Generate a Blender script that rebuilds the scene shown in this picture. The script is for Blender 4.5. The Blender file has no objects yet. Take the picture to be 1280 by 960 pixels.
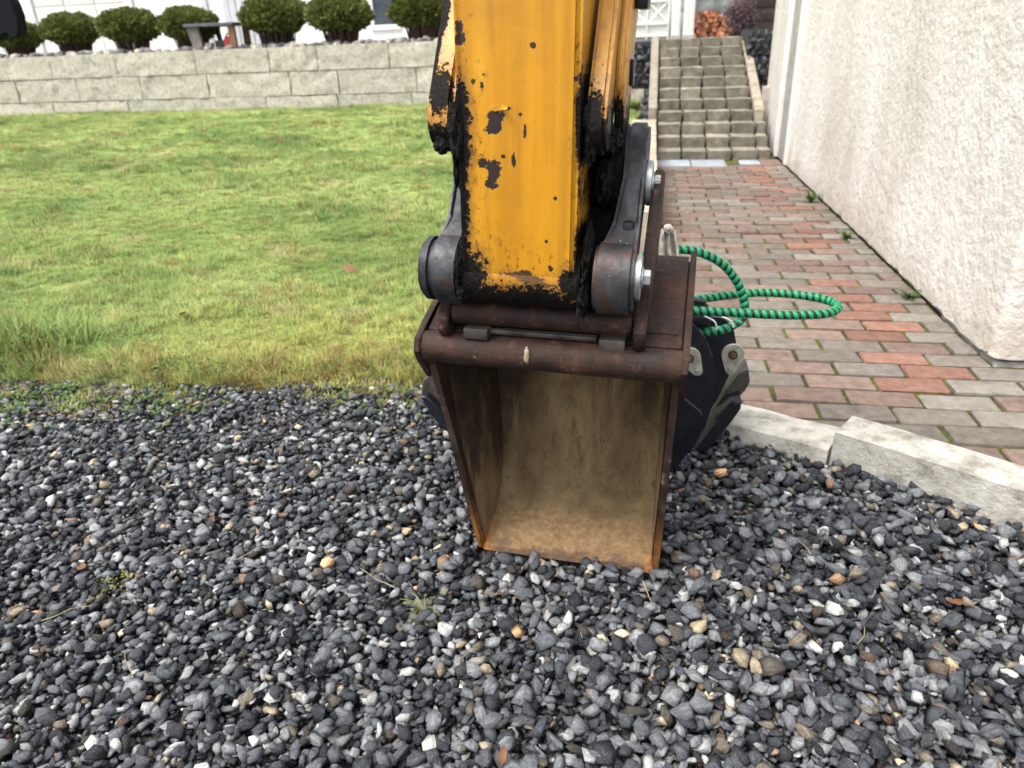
import bpy, bmesh, math, random
import numpy as np
from mathutils import Vector, Matrix, Euler, noise as mnoise
R = math.radians
rnd = random.Random(7)
rng = np.random.default_rng(11)
S = bpy.context.scene
COL = S.collection

# ------------------------------------------------------------------ camera
CAM_H, FPX = 1.0, 910.0
PITCH, ROLL, YAW = R(25.0), R(-2.2), R(10.9)
fw = Vector((-math.sin(YAW)*math.cos(PITCH), math.cos(YAW)*math.cos(PITCH), -math.sin(PITCH)))
rt0 = Vector((math.cos(YAW), math.sin(YAW), 0)); up0 = rt0.cross(fw)
rt = rt0*math.cos(ROLL) + up0*math.sin(ROLL)
up = -rt0*math.sin(ROLL) + up0*math.cos(ROLL)
cd = bpy.data.cameras.new('camera'); cam = bpy.data.objects.new('camera', cd); COL.objects.link(cam)
cam.matrix_world = Matrix(((rt.x, up.x, -fw.x, 0), (rt.y, up.y, -fw.y, 0), (rt.z, up.z, -fw.z, CAM_H), (0, 0, 0, 1)))
cd.sensor_width = 36; cd.lens = FPX/1280*36; cd.clip_start = 0.05; cd.clip_end = 500
cd.dof.use_dof = True; cd.dof.focus_distance = 1.3; cd.dof.aperture_fstop = 5.5
S.camera = cam
S.cycles.use_adaptive_sampling = True; S.cycles.adaptive_threshold = 0.02
S.cycles.max_bounces = 6; S.cycles.diffuse_bounces = 3; S.cycles.glossy_bounces = 3
S.render.resolution_x = 1024; S.render.resolution_y = 768

# ------------------------------------------------------------------ sky, sun, exposure
w = bpy.data.worlds.new('World'); S.world = w; w.use_nodes = True
nt = w.node_tree; nt.nodes.clear()
sky = nt.nodes.new('ShaderNodeTexSky'); sky.sky_type = 'NISHITA'; sky.sun_disc = False
SUN_EL, SUN_AZ = R(64), R(222)          # azimuth clockwise from +Y: behind the camera and to the left
sky.sun_elevation = SUN_EL; sky.sun_rotation = SUN_AZ; sky.air_density = 1.0; sky.dust_density = 3.0; sky.ozone_density = 1.0
hs = nt.nodes.new('ShaderNodeHueSaturation'); hs.inputs['Saturation'].default_value = 0.30
bg = nt.nodes.new('ShaderNodeBackground'); bg.inputs['Strength'].default_value = 0.13
wo = nt.nodes.new('ShaderNodeOutputWorld')
nt.links.new(sky.outputs[0], hs.inputs['Color']); nt.links.new(hs.outputs[0], bg.inputs['Color']); nt.links.new(bg.outputs[0], wo.inputs['Surface'])
sd = bpy.data.lights.new('sun', 'SUN'); sun = bpy.data.objects.new('sun', sd); COL.objects.link(sun)
sd.energy = 1.5; sd.angle = R(28); sd.color = (1.0, 0.96, 0.9)
sdir = Vector((math.sin(SUN_AZ)*math.cos(SUN_EL), math.cos(SUN_AZ)*math.cos(SUN_EL), math.sin(SUN_EL)))
sun.rotation_euler = sdir.to_track_quat('Z', 'Y').to_euler()
S.view_settings.view_transform = 'Standard'; S.view_settings.look = 'None'
S.view_settings.gamma = 1; S.view_settings.exposure = 1.55

# ------------------------------------------------------------------ helpers: layout
def at(px, py, axis=2, val=0.0):
    """survey helper: where the photograph's ray through a pixel meets the plane axis = val"""
    d = fw + rt*((px-640)/FPX) - up*((py-480)/FPX)
    o = Vector((0, 0, CAM_H)); t = (val - o[axis])/d[axis]
    return o + d*t

# ------------------------------------------------------------------ helpers: objects
def obj(name, me, mat=None, parent=None, loc=None, rot=None):
    o = bpy.data.objects.new(name, me); COL.objects.link(o)
    if mat is not None and me is not None:
        if not me.materials: me.materials.append(mat)
    if parent: o.parent = parent
    if loc is not None: o.location = loc
    if rot is not None: o.rotation_euler = rot
    return o
def tag(o, label=None, cat=None, group=None, kind=None):
    if label: o['label'] = label
    if cat: o['category'] = cat
    if group: o['group'] = group
    if kind: o['kind'] = kind
    return o
def empty(name, loc=(0, 0, 0), rot=(0, 0, 0)):
    o = bpy.data.objects.new(name, None); COL.objects.link(o); o.location = loc; o.rotation_euler = rot; o.empty_display_size = .1
    return o
def mesh(bm, name='mesh', smooth=None):
    bmesh.ops.recalc_face_normals(bm, faces=bm.faces)
    me = bpy.data.meshes.new(name); bm.to_mesh(me); bm.free()
    if smooth is not None:
        me.polygons.foreach_set('use_smooth', [True]*len(me.polygons))
        if smooth < 179: me.set_sharp_from_angle(angle=R(smooth))
    return me
def npmesh(name, v, f, smooth=False):
    """v (n,3), f (m,k) arrays"""
    me = bpy.data.meshes.new(name); v = np.asarray(v, np.float32); f = np.asarray(f, np.int32)
    me.vertices.add(len(v)); me.vertices.foreach_set('co', v.ravel())
    me.loops.add(f.size); me.loops.foreach_set('vertex_index', f.ravel())
    me.polygons.add(len(f)); me.polygons.foreach_set('loop_start', np.arange(0, f.size, f.shape[1], dtype=np.int32))
    if smooth: me.polygons.foreach_set('use_smooth', np.ones(len(f), bool))
    me.update(calc_edges=True); me.validate()
    return me
def bbox(bm, lo, hi, bev=0.0, seg=2):
    lo = Vector(lo); hi = Vector(hi)
    r = bmesh.ops.create_cube(bm, size=1, matrix=Matrix.Translation((lo+hi)/2) @ Matrix.Diagonal((*(hi-lo), 1)))
    if bev > 0:
        es = list({e for v in r['verts'] for e in v.link_edges})
        bmesh.ops.bevel(bm, geom=es, offset=bev, segments=seg, profile=.6, affect='EDGES')
    return r
def box_me(lo, hi, bev=0.0, seg=2, name='box'):
    bm = bmesh.new(); bbox(bm, lo, hi, bev, seg); return mesh(bm, name, 40 if bev else None)
def cyl(bm, p0, p1, r, n=24, r2=None, bev=0.0):
    p0 = Vector(p0); p1 = Vector(p1); d = p1-p0
    q = d.to_track_quat('Z', 'Y').to_matrix().to_4x4()
    res = bmesh.ops.create_cone(bm, cap_ends=True, segments=n, radius1=r, radius2=r if r2 is None else r2, depth=d.length,
                          matrix=Matrix.Translation((p0+p1)/2) @ q)
    if bev:
        es = [e for e in {e for v in res['verts'] for e in v.link_edges} if any(len(f.verts) > 4 for f in e.link_faces)]
        bmesh.ops.bevel(bm, geom=es, offset=bev, segments=2, affect='EDGES')
def cyl_me(p0, p1, r, n=24, bev=0.0, r2=None, name='cyl'):
    bm = bmesh.new(); cyl(bm, p0, p1, r, n, r2, bev); return mesh(bm, name, 40)
def prism(bm, poly, axis, a, b, bev=0.0, seg=2):
    """poly of 2D points in the plane normal to axis, extruded from a to b. axis 0: (y,z), 1: (x,z), 2: (x,y)"""
    def P(u, v, t): return (t, u, v) if axis == 0 else ((u, t, v) if axis == 1 else (u, v, t))
    lo = [bm.verts.new(P(u, v, a)) for u, v in poly]; hi = [bm.verts.new(P(u, v, b)) for u, v in poly]
    n = len(poly); fs = [bm.faces.new(lo), bm.faces.new(hi)]
    for i in range(n): fs.append(bm.faces.new((lo[i], lo[(i+1) % n], hi[(i+1) % n], hi[i])))
    if bev:
        es = list({e for f in fs[:2] for e in f.edges})
        bmesh.ops.bevel(bm, geom=es, offset=bev, segments=seg, affect='EDGES')
def prism_me(poly, axis, a, b, bev=0.0, name='prism', smooth=35):
    bm = bmesh.new(); prism(bm, poly, axis, a, b, bev); return mesh(bm, name, smooth)
def arc(cx, cy, r, a0, a1, n=12):
    return [(cx+r*math.cos(R(a0+(a1-a0)*i/n)), cy+r*math.sin(R(a0+(a1-a0)*i/n))) for i in range(n+1)]
def smooth_path(pts, n=12):
    pts = [Vector(p) for p in pts]; out = []
    for i in range(len(pts)-1):
        p0 = pts[max(i-1, 0)]; p1 = pts[i]; p2 = pts[i+1]; p3 = pts[min(i+2, len(pts)-1)]
        for k in range(n):
            t = k/n
            out.append(.5*((2*p1)+(p2-p0)*t+(2*p0-5*p1+4*p2-p3)*t*t+(3*p1-p0-3*p2+p3)*t**3))
    out.append(pts[-1]); return out
def frames(path):
    T = [(path[min(i+1, len(path)-1)]-path[max(i-1, 0)]).normalized() for i in range(len(path))]
    u = T[0].orthogonal().normalized(); out = []
    for t in T:
        u = (u - t*u.dot(t)).normalized(); out.append((t, u, t.cross(u)))
    return out
def tube_me(path, r, n=12, name='tube', taper=None):
    path = [Vector(p) for p in path]; F = frames(path); v = []; f = []
    for i, (p, (t, a, b)) in enumerate(zip(path, F)):
        rr = r if taper is None else r*(1+(taper-1)*i/(len(path)-1))
        for k in range(n):
            th = 2*math.pi*k/n; v.append(p + a*(rr*math.cos(th)) + b*(rr*math.sin(th)))
    m = len(path)
    for i in range(m-1):
        for k in range(n):
            f.append((i*n+k, i*n+(k+1) % n, (i+1)*n+(k+1) % n, (i+1)*n+k))
    bm = bmesh.new(); bv = [bm.verts.new(x) for x in v]
    for q in f: bm.faces.new([bv[i] for i in q])
    bm.faces.new(bv[:n]); bm.faces.new(bv[-n:])
    return mesh(bm, name, 60)
def nz(x, y, z=0.0, s=1.0): return mnoise.noise(Vector((x*s, y*s, z*s)))
def lump_me(center, radii, seed, amp=.35, sub=3, freq=2.2, name='lump'):
    bm = bmesh.new(); bmesh.ops.create_icosphere(bm, subdivisions=sub, radius=1)
    o = Vector((seed*3.1, seed*1.7, seed*.9)); c = Vector(center)
    for v in bm.verts:
        n = v.co.normalized()
        k = 1 + amp*mnoise.noise(n*freq+o) + amp*.5*mnoise.noise(n*freq*2.7+o) + amp*.25*mnoise.noise(n*freq*6+o)
        v.co = c + Vector((n.x*radii[0], n.y*radii[1], n.z*radii[2]))*k
    return mesh(bm, name, 179)

# ------------------------------------------------------------------ helpers: materials
class M:
    def __init__(s, name, base=(.5, .5, .5), rough=.6, metal=0.0, spec=.5):
        s.m = bpy.data.materials.new(name); s.m.use_nodes = True; s.nt = s.m.node_tree
        s.b = s.nt.nodes['Principled BSDF']; s.out = s.nt.nodes['Material Output']
        s.b.inputs['Base Color'].default_value = (*base, 1); s.b.inputs['Roughness'].default_value = rough
        s.b.inputs['Metallic'].default_value = metal; s.b.inputs['Specular IOR Level'].default_value = spec
    def n(s, t, **k):
        x = s.nt.nodes.new(t)
        for a, b in k.items(): setattr(x, a, b)
        return x
    def link(s, a, b): s.nt.links.new(a, b)
    def put(s, sock, v):
        if isinstance(v, bpy.types.NodeSocket): s.link(v, sock)
        elif isinstance(v, tuple) and len(v) == 3 and sock.type == 'RGBA': sock.default_value = (*v, 1)
        else: sock.default_value = v
    def coord(s, kind='Object'): return s.n('ShaderNodeTexCoord').outputs[kind]
    def pos(s): return s.n('ShaderNodeNewGeometry').outputs['Position']
    def scale(s, vec, sc, off=(0, 0, 0)):
        x = s.n('ShaderNodeMapping'); s.link(vec, x.inputs[0]); x.inputs['Scale'].default_value = sc if isinstance(sc, tuple) else (sc,)*3
        x.inputs['Location'].default_value = off; return x.outputs[0]
    def noise(s, vec, sc, det=4, rough=.55, dist=0.0, out=0):
        x = s.n('ShaderNodeTexNoise'); s.link(vec, x.inputs['Vector']); x.inputs['Scale'].default_value = sc
        x.inputs['Detail'].default_value = det; x.inputs['Roughness'].default_value = rough; x.inputs['Distortion'].default_value = dist
        return x.outputs[out]
    def voro(s, vec, sc, feat='F1', out='Distance'):
        x = s.n('ShaderNodeTexVoronoi', feature=feat); s.link(vec, x.inputs['Vector']); x.inputs['Scale'].default_value = sc; return x.outputs[out]
    def ramp(s, fac, stops, interp='LINEAR'):
        x = s.n('ShaderNodeValToRGB'); s.link(fac, x.inputs[0]); e = x.color_ramp.elements; x.color_ramp.interpolation = interp
        while len(e) < len(stops): e.new(1)
        for k, (p, c) in enumerate(stops):
            e[k].position = p; e[k].color = (*c, 1) if isinstance(c, tuple) else (c, c, c, 1)
        return x.outputs[0]
    def mix(s, fac, a, b, mode='MIX'):
        x = s.n('ShaderNodeMix', data_type='RGBA', blend_type=mode); s.put(x.inputs[0], fac); s.put(x.inputs[6], a); s.put(x.inputs[7], b); return x.outputs[2]
    def math(s, op, a, b=0.0, c=0.0, clamp=False):
        x = s.n('ShaderNodeMath', operation=op, use_clamp=clamp); s.put(x.inputs[0], a); s.put(x.inputs[1], b)
        if len(x.inputs) > 2: s.put(x.inputs[2], c)
        return x.outputs[0]
    def smooth(s, v, a, b):
        x = s.n('ShaderNodeMapRange', interpolation_type='SMOOTHSTEP'); s.link(v, x.inputs[0]); x.inputs[1].default_value = a; x.inputs[2].default_value = b; return x.outputs[0]
    def sep(s, vec):
        x = s.n('ShaderNodeSeparateXYZ'); s.link(vec, x.inputs[0]); return x.outputs
    def bump(s, h, strength=.5, dist=.01):
        x = s.n('ShaderNodeBump'); x.inputs['Strength'].default_value = strength; x.inputs['Distance'].default_value = dist
        s.link(h, x.inputs['Height']); 
        if s.b.inputs['Normal'].is_linked: s.link(s.b.inputs['Normal'].links[0].from_socket, x.inputs['Normal'])
        s.link(x.outputs[0], s.b.inputs['Normal'])
    def col(s, v): s.put(s.b.inputs['Base Color'], v)
    def rough(s, v): s.put(s.b.inputs['Roughness'], v)
    def orand(s): return s.n('ShaderNodeObjectInfo').outputs['Random']
    def inst(s, name): 
        x = s.n('ShaderNodeAttribute', attribute_type='INSTANCER', attribute_name=name); return x.outputs['Fac']

MAT = {}
def simple(name, base, rough=.6, metal=0.0, var=.25, sc=20, bump=.2, bd=.002, spec=.5):
    m = M(name, base, rough, metal, spec); c = m.coord()
    n = m.noise(c, sc, 5)
    lo = tuple(x*(1-var) for x in base); hi = tuple(min(1, x*(1+var)) for x in base)
    m.col(m.ramp(n, [(.3, lo), (.7, hi)]))
    m.rough(m.math('ADD', rough-.1, m.math('MULTIPLY', m.noise(c, sc*2.3, 3), .2)))
    if bump: m.bump(m.noise(c, sc*3, 5), bump, bd)
    MAT[name] = m.m; return m.m

# gravel stones -------------------------------------------------------
m = M('gravel_stone', rough=.55)
tone = m.n('ShaderNodeAttribute', attribute_name='tone').outputs['Fac']; hue = m.n('ShaderNodeAttribute', attribute_name='hue').outputs['Fac']
c = m.n('ShaderNodeAttribute', attribute_name='own').outputs['Vector']
base = m.ramp(tone, [(0, (.010, .011, .014)), (.28, (.032, .035, .041)), (.55, (.076, .081, .091)), (.76, (.145, .150, .158)), (.90, (.215, .22, .22)), (.968, (.33, .33, .315)), (1, (.58, .57, .53))])
warm = m.mix(1.0, base, (1.25, 1.0, .66), 'MULTIPLY')
rusty = m.mix(1.0, base, (1.7, .95, .5), 'MULTIPLY')
colr = m.mix(m.smooth(hue, .88, .93), base, warm)
colr = m.mix(m.smooth(hue, .985, .990), colr, rusty)
voff = m.n('ShaderNodeVectorMath', operation='ADD'); m.link(c, voff.inputs[0])
cmb = m.n('ShaderNodeCombineXYZ'); m.link(m.math('MULTIPLY', tone, 57.0), cmb.inputs[0]); m.link(m.math('MULTIPLY', hue, 91.0), cmb.inputs[1]); m.link(cmb.outputs[0], voff.inputs[1])
cc = voff.outputs[0]
# mineral mottling, bands and quartz specks inside each stone
mot = m.noise(m.scale(cc, (1.0, 2.6, 1.8)), 1.3, 5, .72, .5); colr = m.mix(1.0, colr, m.ramp(mot, [(.28, (.38, .38, .40)), (.5, (1, 1, 1)), (.66, (1.7, 1.7, 1.73)), (.8, (2.3, 2.3, 2.3))]), 'MULTIPLY')
spk_ = m.noise(cc, 8, 4, .8); colr = m.mix(m.math('MULTIPLY', m.smooth(spk_, .57, .70), .75), colr, (.36, .37, .38))
m.col(colr); m.rough(m.ramp(m.noise(cc, 3, 3), [(.3, .48), (.7, .78)])); m.b.inputs['Specular IOR Level'].default_value = .4; m.bump(m.noise(cc, 6, 4, .75), .45, .06)
MAT['gravel'] = m.m

m = M('gravel_soil', rough=.95); c = m.pos()
m.col(m.ramp(m.noise(c, 90, 6, .7), [(.3, (.012, .012, .012)), (.55, (.035, .033, .03)), (.8, (.12, .115, .105))])); m.bump(m.noise(c, 120, 5), 1, .01); MAT['soil'] = m.m

# grass ----------------------------------------------------------------
def grass_color(m, c):
    big = m.noise(m.scale(c, (.9, 1.2, 1)), 1.0, 4, .6, .4)
    mid = m.noise(m.scale(c, (2.2, 3.2, 1), (3, 7, 0)), 1.0, 4, .6)
    col = m.ramp(big, [(.26, (.125, .205, .065)), (.42, (.215, .305, .09)), (.55, (.305, .385, .125)), (.72, (.40, .455, .185))])
    col = m.mix(m.smooth(mid, .54, .74), col, (.44, .42, .20))
    col = m.mix(m.smooth(mid, .40, .27), col, (.09, .16, .04))
    X, Y, Z = m.sep(c)      # mossy, yellowed strip of lawn along the gravel towards the machine
    ny = m.math('ADD', Y, m.math('MULTIPLY', m.math('SUBTRACT', mid, .5), 1.2)); nx = m.math('ADD', X, m.math('MULTIPLY', m.math('SUBTRACT', big, .5), 1.5))
    col = m.mix(m.math('MULTIPLY', m.math('MULTIPLY', m.smooth(ny, 3.2, 2.35), m.smooth(nx, -2.1, -1.2)), .45), col, (.46, .42, .12))
    return col
m = M('grass_blade', rough=.6, spec=.25); c = m.pos(); t = m.inst('tone')
col = grass_color(m, c)
col = m.mix(1.0, col, m.ramp(t, [(0, (.62, .72, .6)), (.5, (1, 1, 1)), (1, (1.3, 1.22, 1.1))]), 'MULTIPLY')
dry = m.inst('dry'); col = m.mix(dry, col, m.ramp(t, [(0, (.16, .115, .03)), (.6, (.32, .25, .08)), (1, (.42, .34, .15))]))
m.col(col)
gn = m.n('ShaderNodeNewGeometry').outputs['Normal']; ga = m.n('ShaderNodeVectorMath', operation='MULTIPLY_ADD'); m.link(gn, ga.inputs[0]); ga.inputs[1].default_value = (.45, .45, .45); ga.inputs[2].default_value = (0, 0, .8)
gv = m.n('ShaderNodeVectorMath', operation='NORMALIZE'); m.link(ga.outputs[0], gv.inputs[0]); m.link(gv.outputs[0], m.b.inputs['Normal'])
tr = m.n('ShaderNodeBsdfTranslucent'); m.link(col, tr.inputs[0]); ad = m.n('ShaderNodeMixShader'); ad.inputs[0].default_value = .3
m.link(m.b.outputs[0], ad.inputs[1]); m.link(tr.outputs[0], ad.inputs[2]); m.link(ad.outputs[0], m.out.inputs[0]); MAT['grass'] = m.m
m = M('lawn_moss', rough=.95, spec=.1); c = m.pos(); col = grass_color(m, c)
col = m.mix(m.smooth(m.noise(c, 60, 5, .7), .5, .75), col, (.09, .075, .025)); m.col(col); m.bump(m.noise(c, 80, 5, .7), 1, .02); MAT['lawn'] = m.m
m = M('terrace_soil', (.16, .14, .11), .95); c = m.pos(); m.col(m.ramp(m.noise(c, 8, 5), [(.3, (.09, .075, .055)), (.7, (.3, .28, .25))])); MAT['terrace'] = m.m

# yellow paint ------------------------------------------------------------
def yellow(name, chips=(), greases=(), smut=.5):
    m = M(name, rough=.42); c = m.coord(); X, Y, Z = m.sep(c)
    streak = m.noise(m.scale(c, (26, 26, 1.8)), 1.0, 5, .6)
    base = m.ramp(streak, [(.25, (.40, .170, .004)), (.5, (.54, .240, .006)), (.75, (.64, .305, .010))])
    cloud = m.noise(c, 9, 5, .6); base = m.mix(m.math('MULTIPLY', m.smooth(cloud, .5, .8), .5), base, (.32, .14, .012))
    streak2 = m.noise(m.scale(c, (70, 70, 2.2), (5, 0, 0)), 1.0, 4, .6)
    base = m.mix(m.math('MULTIPLY', m.smooth(streak2, .52, .76), .55*smut+.25), base, (.20, .095, .012))
    fade = m.noise(m.scale(c, (14, 14, 3), (9, 2, 4)), 1.0, 5, .65); base = m.mix(m.math('MULTIPLY', m.smooth(fade, .52, .76), .45), base, (.72, .40, .05))
    scr = m.noise(m.scale(c, (160, 160, 7), (1, 3, 0)), 1.0, 3, .6); base = m.mix(m.math('MULTIPLY', m.smooth(scr, .64, .74), m.math('MULTIPLY', m.smooth(m.noise(c, 14, 3), .48, .62), .6)), base, (.14, .075, .02))
    band = m.math('MULTIPLY', m.smooth(m.math('ABSOLUTE', m.math('SUBTRACT', X, .002)), .010, .003), m.smooth(m.noise(m.scale(c, (9, 9, 5)), 1.0, 4), .40, .62)); base = m.mix(m.math('MULTIPLY', band, .35), base, (.22, .11, .012))
    spk = m.noise(c, 240, 3, .6); base = m.mix(m.math('MULTIPLY', m.smooth(spk, .66, .74), .8), base, (.06, .04, .02))
    d1 = m.noise(c, 70, 4, .65); d2 = m.noise(c, 22, 4, .6)
    chip = None
    for (cx, cz, rx, rz) in chips:
        ax = m.math('DIVIDE', m.math('SUBTRACT', X, cx), rx); az = m.math('DIVIDE', m.math('SUBTRACT', Z, cz), rz)
        d = m.math('ADD', m.math('MULTIPLY', ax, ax), m.math('MULTIPLY', az, az))
        chip = d if chip is None else m.math('MINIMUM', chip, d)
    if chip is None:
        val = m.noise(c, 30, 3); cm = m.smooth(val, .70, .71)
        rim = m.smooth(val, .68, .70)
    else:
        chip = m.math('ADD', chip, m.math('ADD', m.math('MULTIPLY', m.math('SUBTRACT', d1, .5), 3.2), m.math('MULTIPLY', m.math('SUBTRACT', m.noise(c, 290, 4, .7), .5), 3.4)))
        cm = m.smooth(chip, 1.06, .98); rim = m.smooth(chip, 1.6, 1.1)
    g = None
    for (cx, cz, rx, rz) in greases:
        ax = m.math('DIVIDE', m.math('SUBTRACT', X, cx), rx); az = m.math('DIVIDE', m.math('SUBTRACT', Z, cz), rz)
        d = m.math('ADD', m.math('MULTIPLY', ax, ax), m.math('MULTIPLY', az, az))
        g = d if g is None else m.math('MINIMUM', g, d)
    base = m.mix(m.math('MULTIPLY', m.math('SUBTRACT', rim, cm, clamp=True), .18), base, (.68, .42, .07))
    base = m.mix(cm, base, m.ramp(m.noise(c, 120, 4, .7), [(.3, (.010, .007, .006)), (.7, (.040, .022, .015))]))
    hgt = m.math('MULTIPLY', cm, -1.0)
    if g is not None:
        g2 = m.math('ADD', g, m.math('ADD', m.math('MULTIPLY', m.math('SUBTRACT', d1, .5), 2.2), m.math('MULTIPLY', m.math('SUBTRACT', d2, .5), 1.4)))
        g2 = m.math('ADD', g2, m.math('MULTIPLY', m.math('SUBTRACT', m.noise(c, 190, 4, .7), .5), 2.6)); gm = m.smooth(g2, 1.12, .86); halo = m.smooth(g2, 2.8, .9)
        spl = m.math('MULTIPLY', m.smooth(m.noise(m.scale(c, (1, 1, .6)), 130, 4, .75), .565, .63), m.smooth(g2, 7.5, 1.4)); base = m.mix(m.math('MULTIPLY', spl, .85), base, (.030, .020, .012))
        base = m.mix(m.math('MULTIPLY', halo, .6), base, (.20, .085, .012))
        base = m.mix(gm, base, m.ramp(m.noise(c, 160, 4, .7), [(.35, (.002, .002, .002)), (.7, (.017, .013, .010))]))
        hgt = m.math('ADD', hgt, m.math('MULTIPLY', m.math('MULTIPLY', gm, d1), 2.5))
        m.rough(m.mix(gm, (.42,)*3, (.70,)*3)); m.put(m.b.inputs['Specular IOR Level'], m.math('SUBTRACT', .5, m.math('MULTIPLY', gm, .38)))
    m.col(base)
    m.bump(m.noise(c, 45, 4, .6), .12, .004); m.bump(hgt, .8, .0012); m.bump(m.noise(c, 300, 2), .08, .001)
    MAT[name] = m.m; return m.m
yellow('stick_paint',
       chips=[(-.149, 1.018, .0075, .011), (-.1485, 1.006, .0085, .009), (-.098, .905, .012, .009), (-.100, .893, .009, .012), (-.104, .886, .011, .007), (-.086, .915, .010, .003), (-.0985, .899, .006, .013),
              (-.119, .838, .0085, .0065), (-.106, .833, .011, .011), (-.103, .820, .010, .012), (-.107, .808, .011, .007), (-.101, .830, .014, .004),
              (-.070, .670, .018, .0045), (-.055, .668, .014, .010), (-.040, .663, .014, .0065), (-.028, .655, .02, .004),
              (-.044, .997, .0035, .0035), (.024, .93, .008, .012), (.018, .955, .004, .004), (-.015, .683, .004, .005), (-.022, .725, .0022, .003), (-.009, .79, .003, .003),
              (-.088, .849, .003, .0025), (-.072, .845, .003, .010), (-.062, .907, .003, .003), (-.055, .885, .0025, .012), (-.13, .95, .004, .004), (-.118, .945, .003, .006), (-.115, .96, .0015, .0015)],
       greases=[(-.160, .885, .024, .075), (-.160, .80, .017, .06), (-.160, .665, .042, .045), (-.16, .74, .018, .06), (.027, .90, .008, .07), (.027, .70, .006, .05), (-.07, .608, .16, .047), (.022, .655, .022, .03), (.028, .80, .004, .06)])
yellow('link_paint', greases=[(-.19, .84, .06, .055), (-.19, .935, .018, .035), (-.205, 1.04, .012, .03), (-.205, .98, .006, .06), (.05, .845, .05, .062), (.04, .89, .018, .05), (.066, .86, .012, .07)], smut=1.0)

# steels -----------------------------------------------------------------
m = M('coupler_steel', rough=.42, spec=.35); c = m.coord()
n1 = m.noise(c, 18, 6, .65); col = m.ramp(n1, [(.3, (.008, .008, .009)), (.48, (.026, .026, .029)), (.64, (.062, .064, .070)), (.80, (.15, .15, .155))])
sc = m.noise(m.scale(c, (90, 90, 12)), 1.0, 4, .7); col = m.mix(m.smooth(sc, .64, .76), col, (.26, .26, .27))
ru = m.noise(c, 11, 5, .6, .5); col = m.mix(m.math('MULTIPLY', m.smooth(ru, .50, .68), .85), col, (.060, .032, .022))
m.col(col); m.rough(m.ramp(n1, [(.3, .62), (.7, .36)])); m.b.inputs['Metallic'].default_value = .25; m.bump(m.noise(c, 60, 6, .7), .35, .004); MAT['coupler'] = m.m

def grease():
    m = M('grease', rough=.5, spec=.28); c = m.coord(); n = m.noise(c, 140, 6, .75)
    m.col(m.ramp(n, [(.35, (.0012, .0012, .0012)), (.60, (.006, .0055, .005)), (.76, (.045, .042, .038))])); m.rough(m.ramp(n, [(.3, .3), (.7, .8)]))
    m.bump(n, 1.0, .009); m.bump(m.noise(c, 55, 5, .7), 1.0, .016); MAT['grease'] = m.m
grease()

m = M('bucket_rust', rough=.6, spec=.3); c = m.coord(); X, Y, Z = m.sep(c)
n1 = m.noise(c, 14, 6, .65); col = m.ramp(n1, [(.28, (.006, .0035, .0028)), (.5, (.026, .0120, .0075)), (.72, (.068, .030, .018))])
n2 = m.noise(c, 55, 5, .7); col = m.mix(m.smooth(n2, .56, .76), col, (.095, .050, .033))
n3 = m.noise(c, 28, 5, .7, .3); col = m.mix(m.math('MULTIPLY', m.smooth(n3, .63, .74), .7), col, (.26, .19, .14))
n4 = m.noise(c, 8, 4); col = m.mix(m.math('MULTIPLY', m.smooth(n4, .58, .72), .6), col, (.055, .050, .050))
edge = m.math('ADD', Z, m.math('MULTIPLY', m.math('SUBTRACT', n4, .5), .12)); col = m.mix(m.math('MULTIPLY', m.smooth(edge, .17, .05), .85), col, m.ramp(n2, [(.3, (.12, .045, .010)), (.7, (.32, .135, .03))]))
sc_ = m.noise(m.scale(c, (16, 120, 120)), 1.0, 4, .7); col = m.mix(m.math('MULTIPLY', m.smooth(sc_, .62, .74), .45), col, (.24, .17, .13))
blk = m.noise(c, 33, 5, .75); col = m.mix(m.math('MULTIPLY', m.smooth(blk, .54, .66), .7), col, (.008, .006, .006))
m.col(col); m.rough(m.ramp(n1, [(.3, .55), (.7, .82)])); m.bump(n2, .3, .003); m.bump(m.noise(c, 220, 4, .7), .35, .002); MAT['rust'] = m.m

m = M('bucket_inside_dust_shade', rough=.82, spec=.25); c = m.coord(); X, Y, Z = m.sep(c)
n0 = m.noise(m.scale(c, (9, 9, 4)), 1.0, 6, .65, .4)
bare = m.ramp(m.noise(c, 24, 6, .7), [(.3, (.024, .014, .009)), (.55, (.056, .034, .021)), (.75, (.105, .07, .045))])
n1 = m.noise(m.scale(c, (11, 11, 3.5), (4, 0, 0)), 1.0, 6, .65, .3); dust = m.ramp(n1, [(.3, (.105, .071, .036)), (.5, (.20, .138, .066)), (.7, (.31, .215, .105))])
# soil dust on the floor, rust brown above deepened to paint the hood's shade
dust_shade = m.math('ADD', m.math('SUBTRACT', .46, m.math('MULTIPLY', Z, 1.35)), m.math('MULTIPLY', m.math('SUBTRACT', n0, .5), 1.5))
dust_shade = m.math('ADD', dust_shade, m.math('MULTIPLY', m.smooth(X, -.235, -.10), .32)); dust_shade = m.math('SUBTRACT', dust_shade, .10)
col = m.mix(m.smooth(dust_shade, .0, .42), bare, dust)
st = m.noise(m.scale(c, (60, 60, 4)), 1.0, 4, .6); col = m.mix(m.math('MULTIPLY', m.smooth(st, .50, .75), .65), col, (.055, .040, .028))
cj = m.n('ShaderNodeVectorMath', operation='ADD'); m.link(c, cj.inputs[0]); m.link(m.math('MULTIPLY', m.noise(c, 60, 3), .02), cj.inputs[1]); sp = m.voro(m.scale(cj.outputs[0], (1, 1, .5)), 190); pick = m.noise(c, 40, 4, .7); col = m.mix(m.math('MULTIPLY', m.math('MULTIPLY', m.smooth(sp, .34, .16), m.smooth(pick, .46, .60)), .75), col, (.030, .022, .016))
edge = m.math('ADD', Z, m.math('MULTIPLY', m.math('SUBTRACT', m.noise(c, 16, 5, .6), .5), .020))
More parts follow.
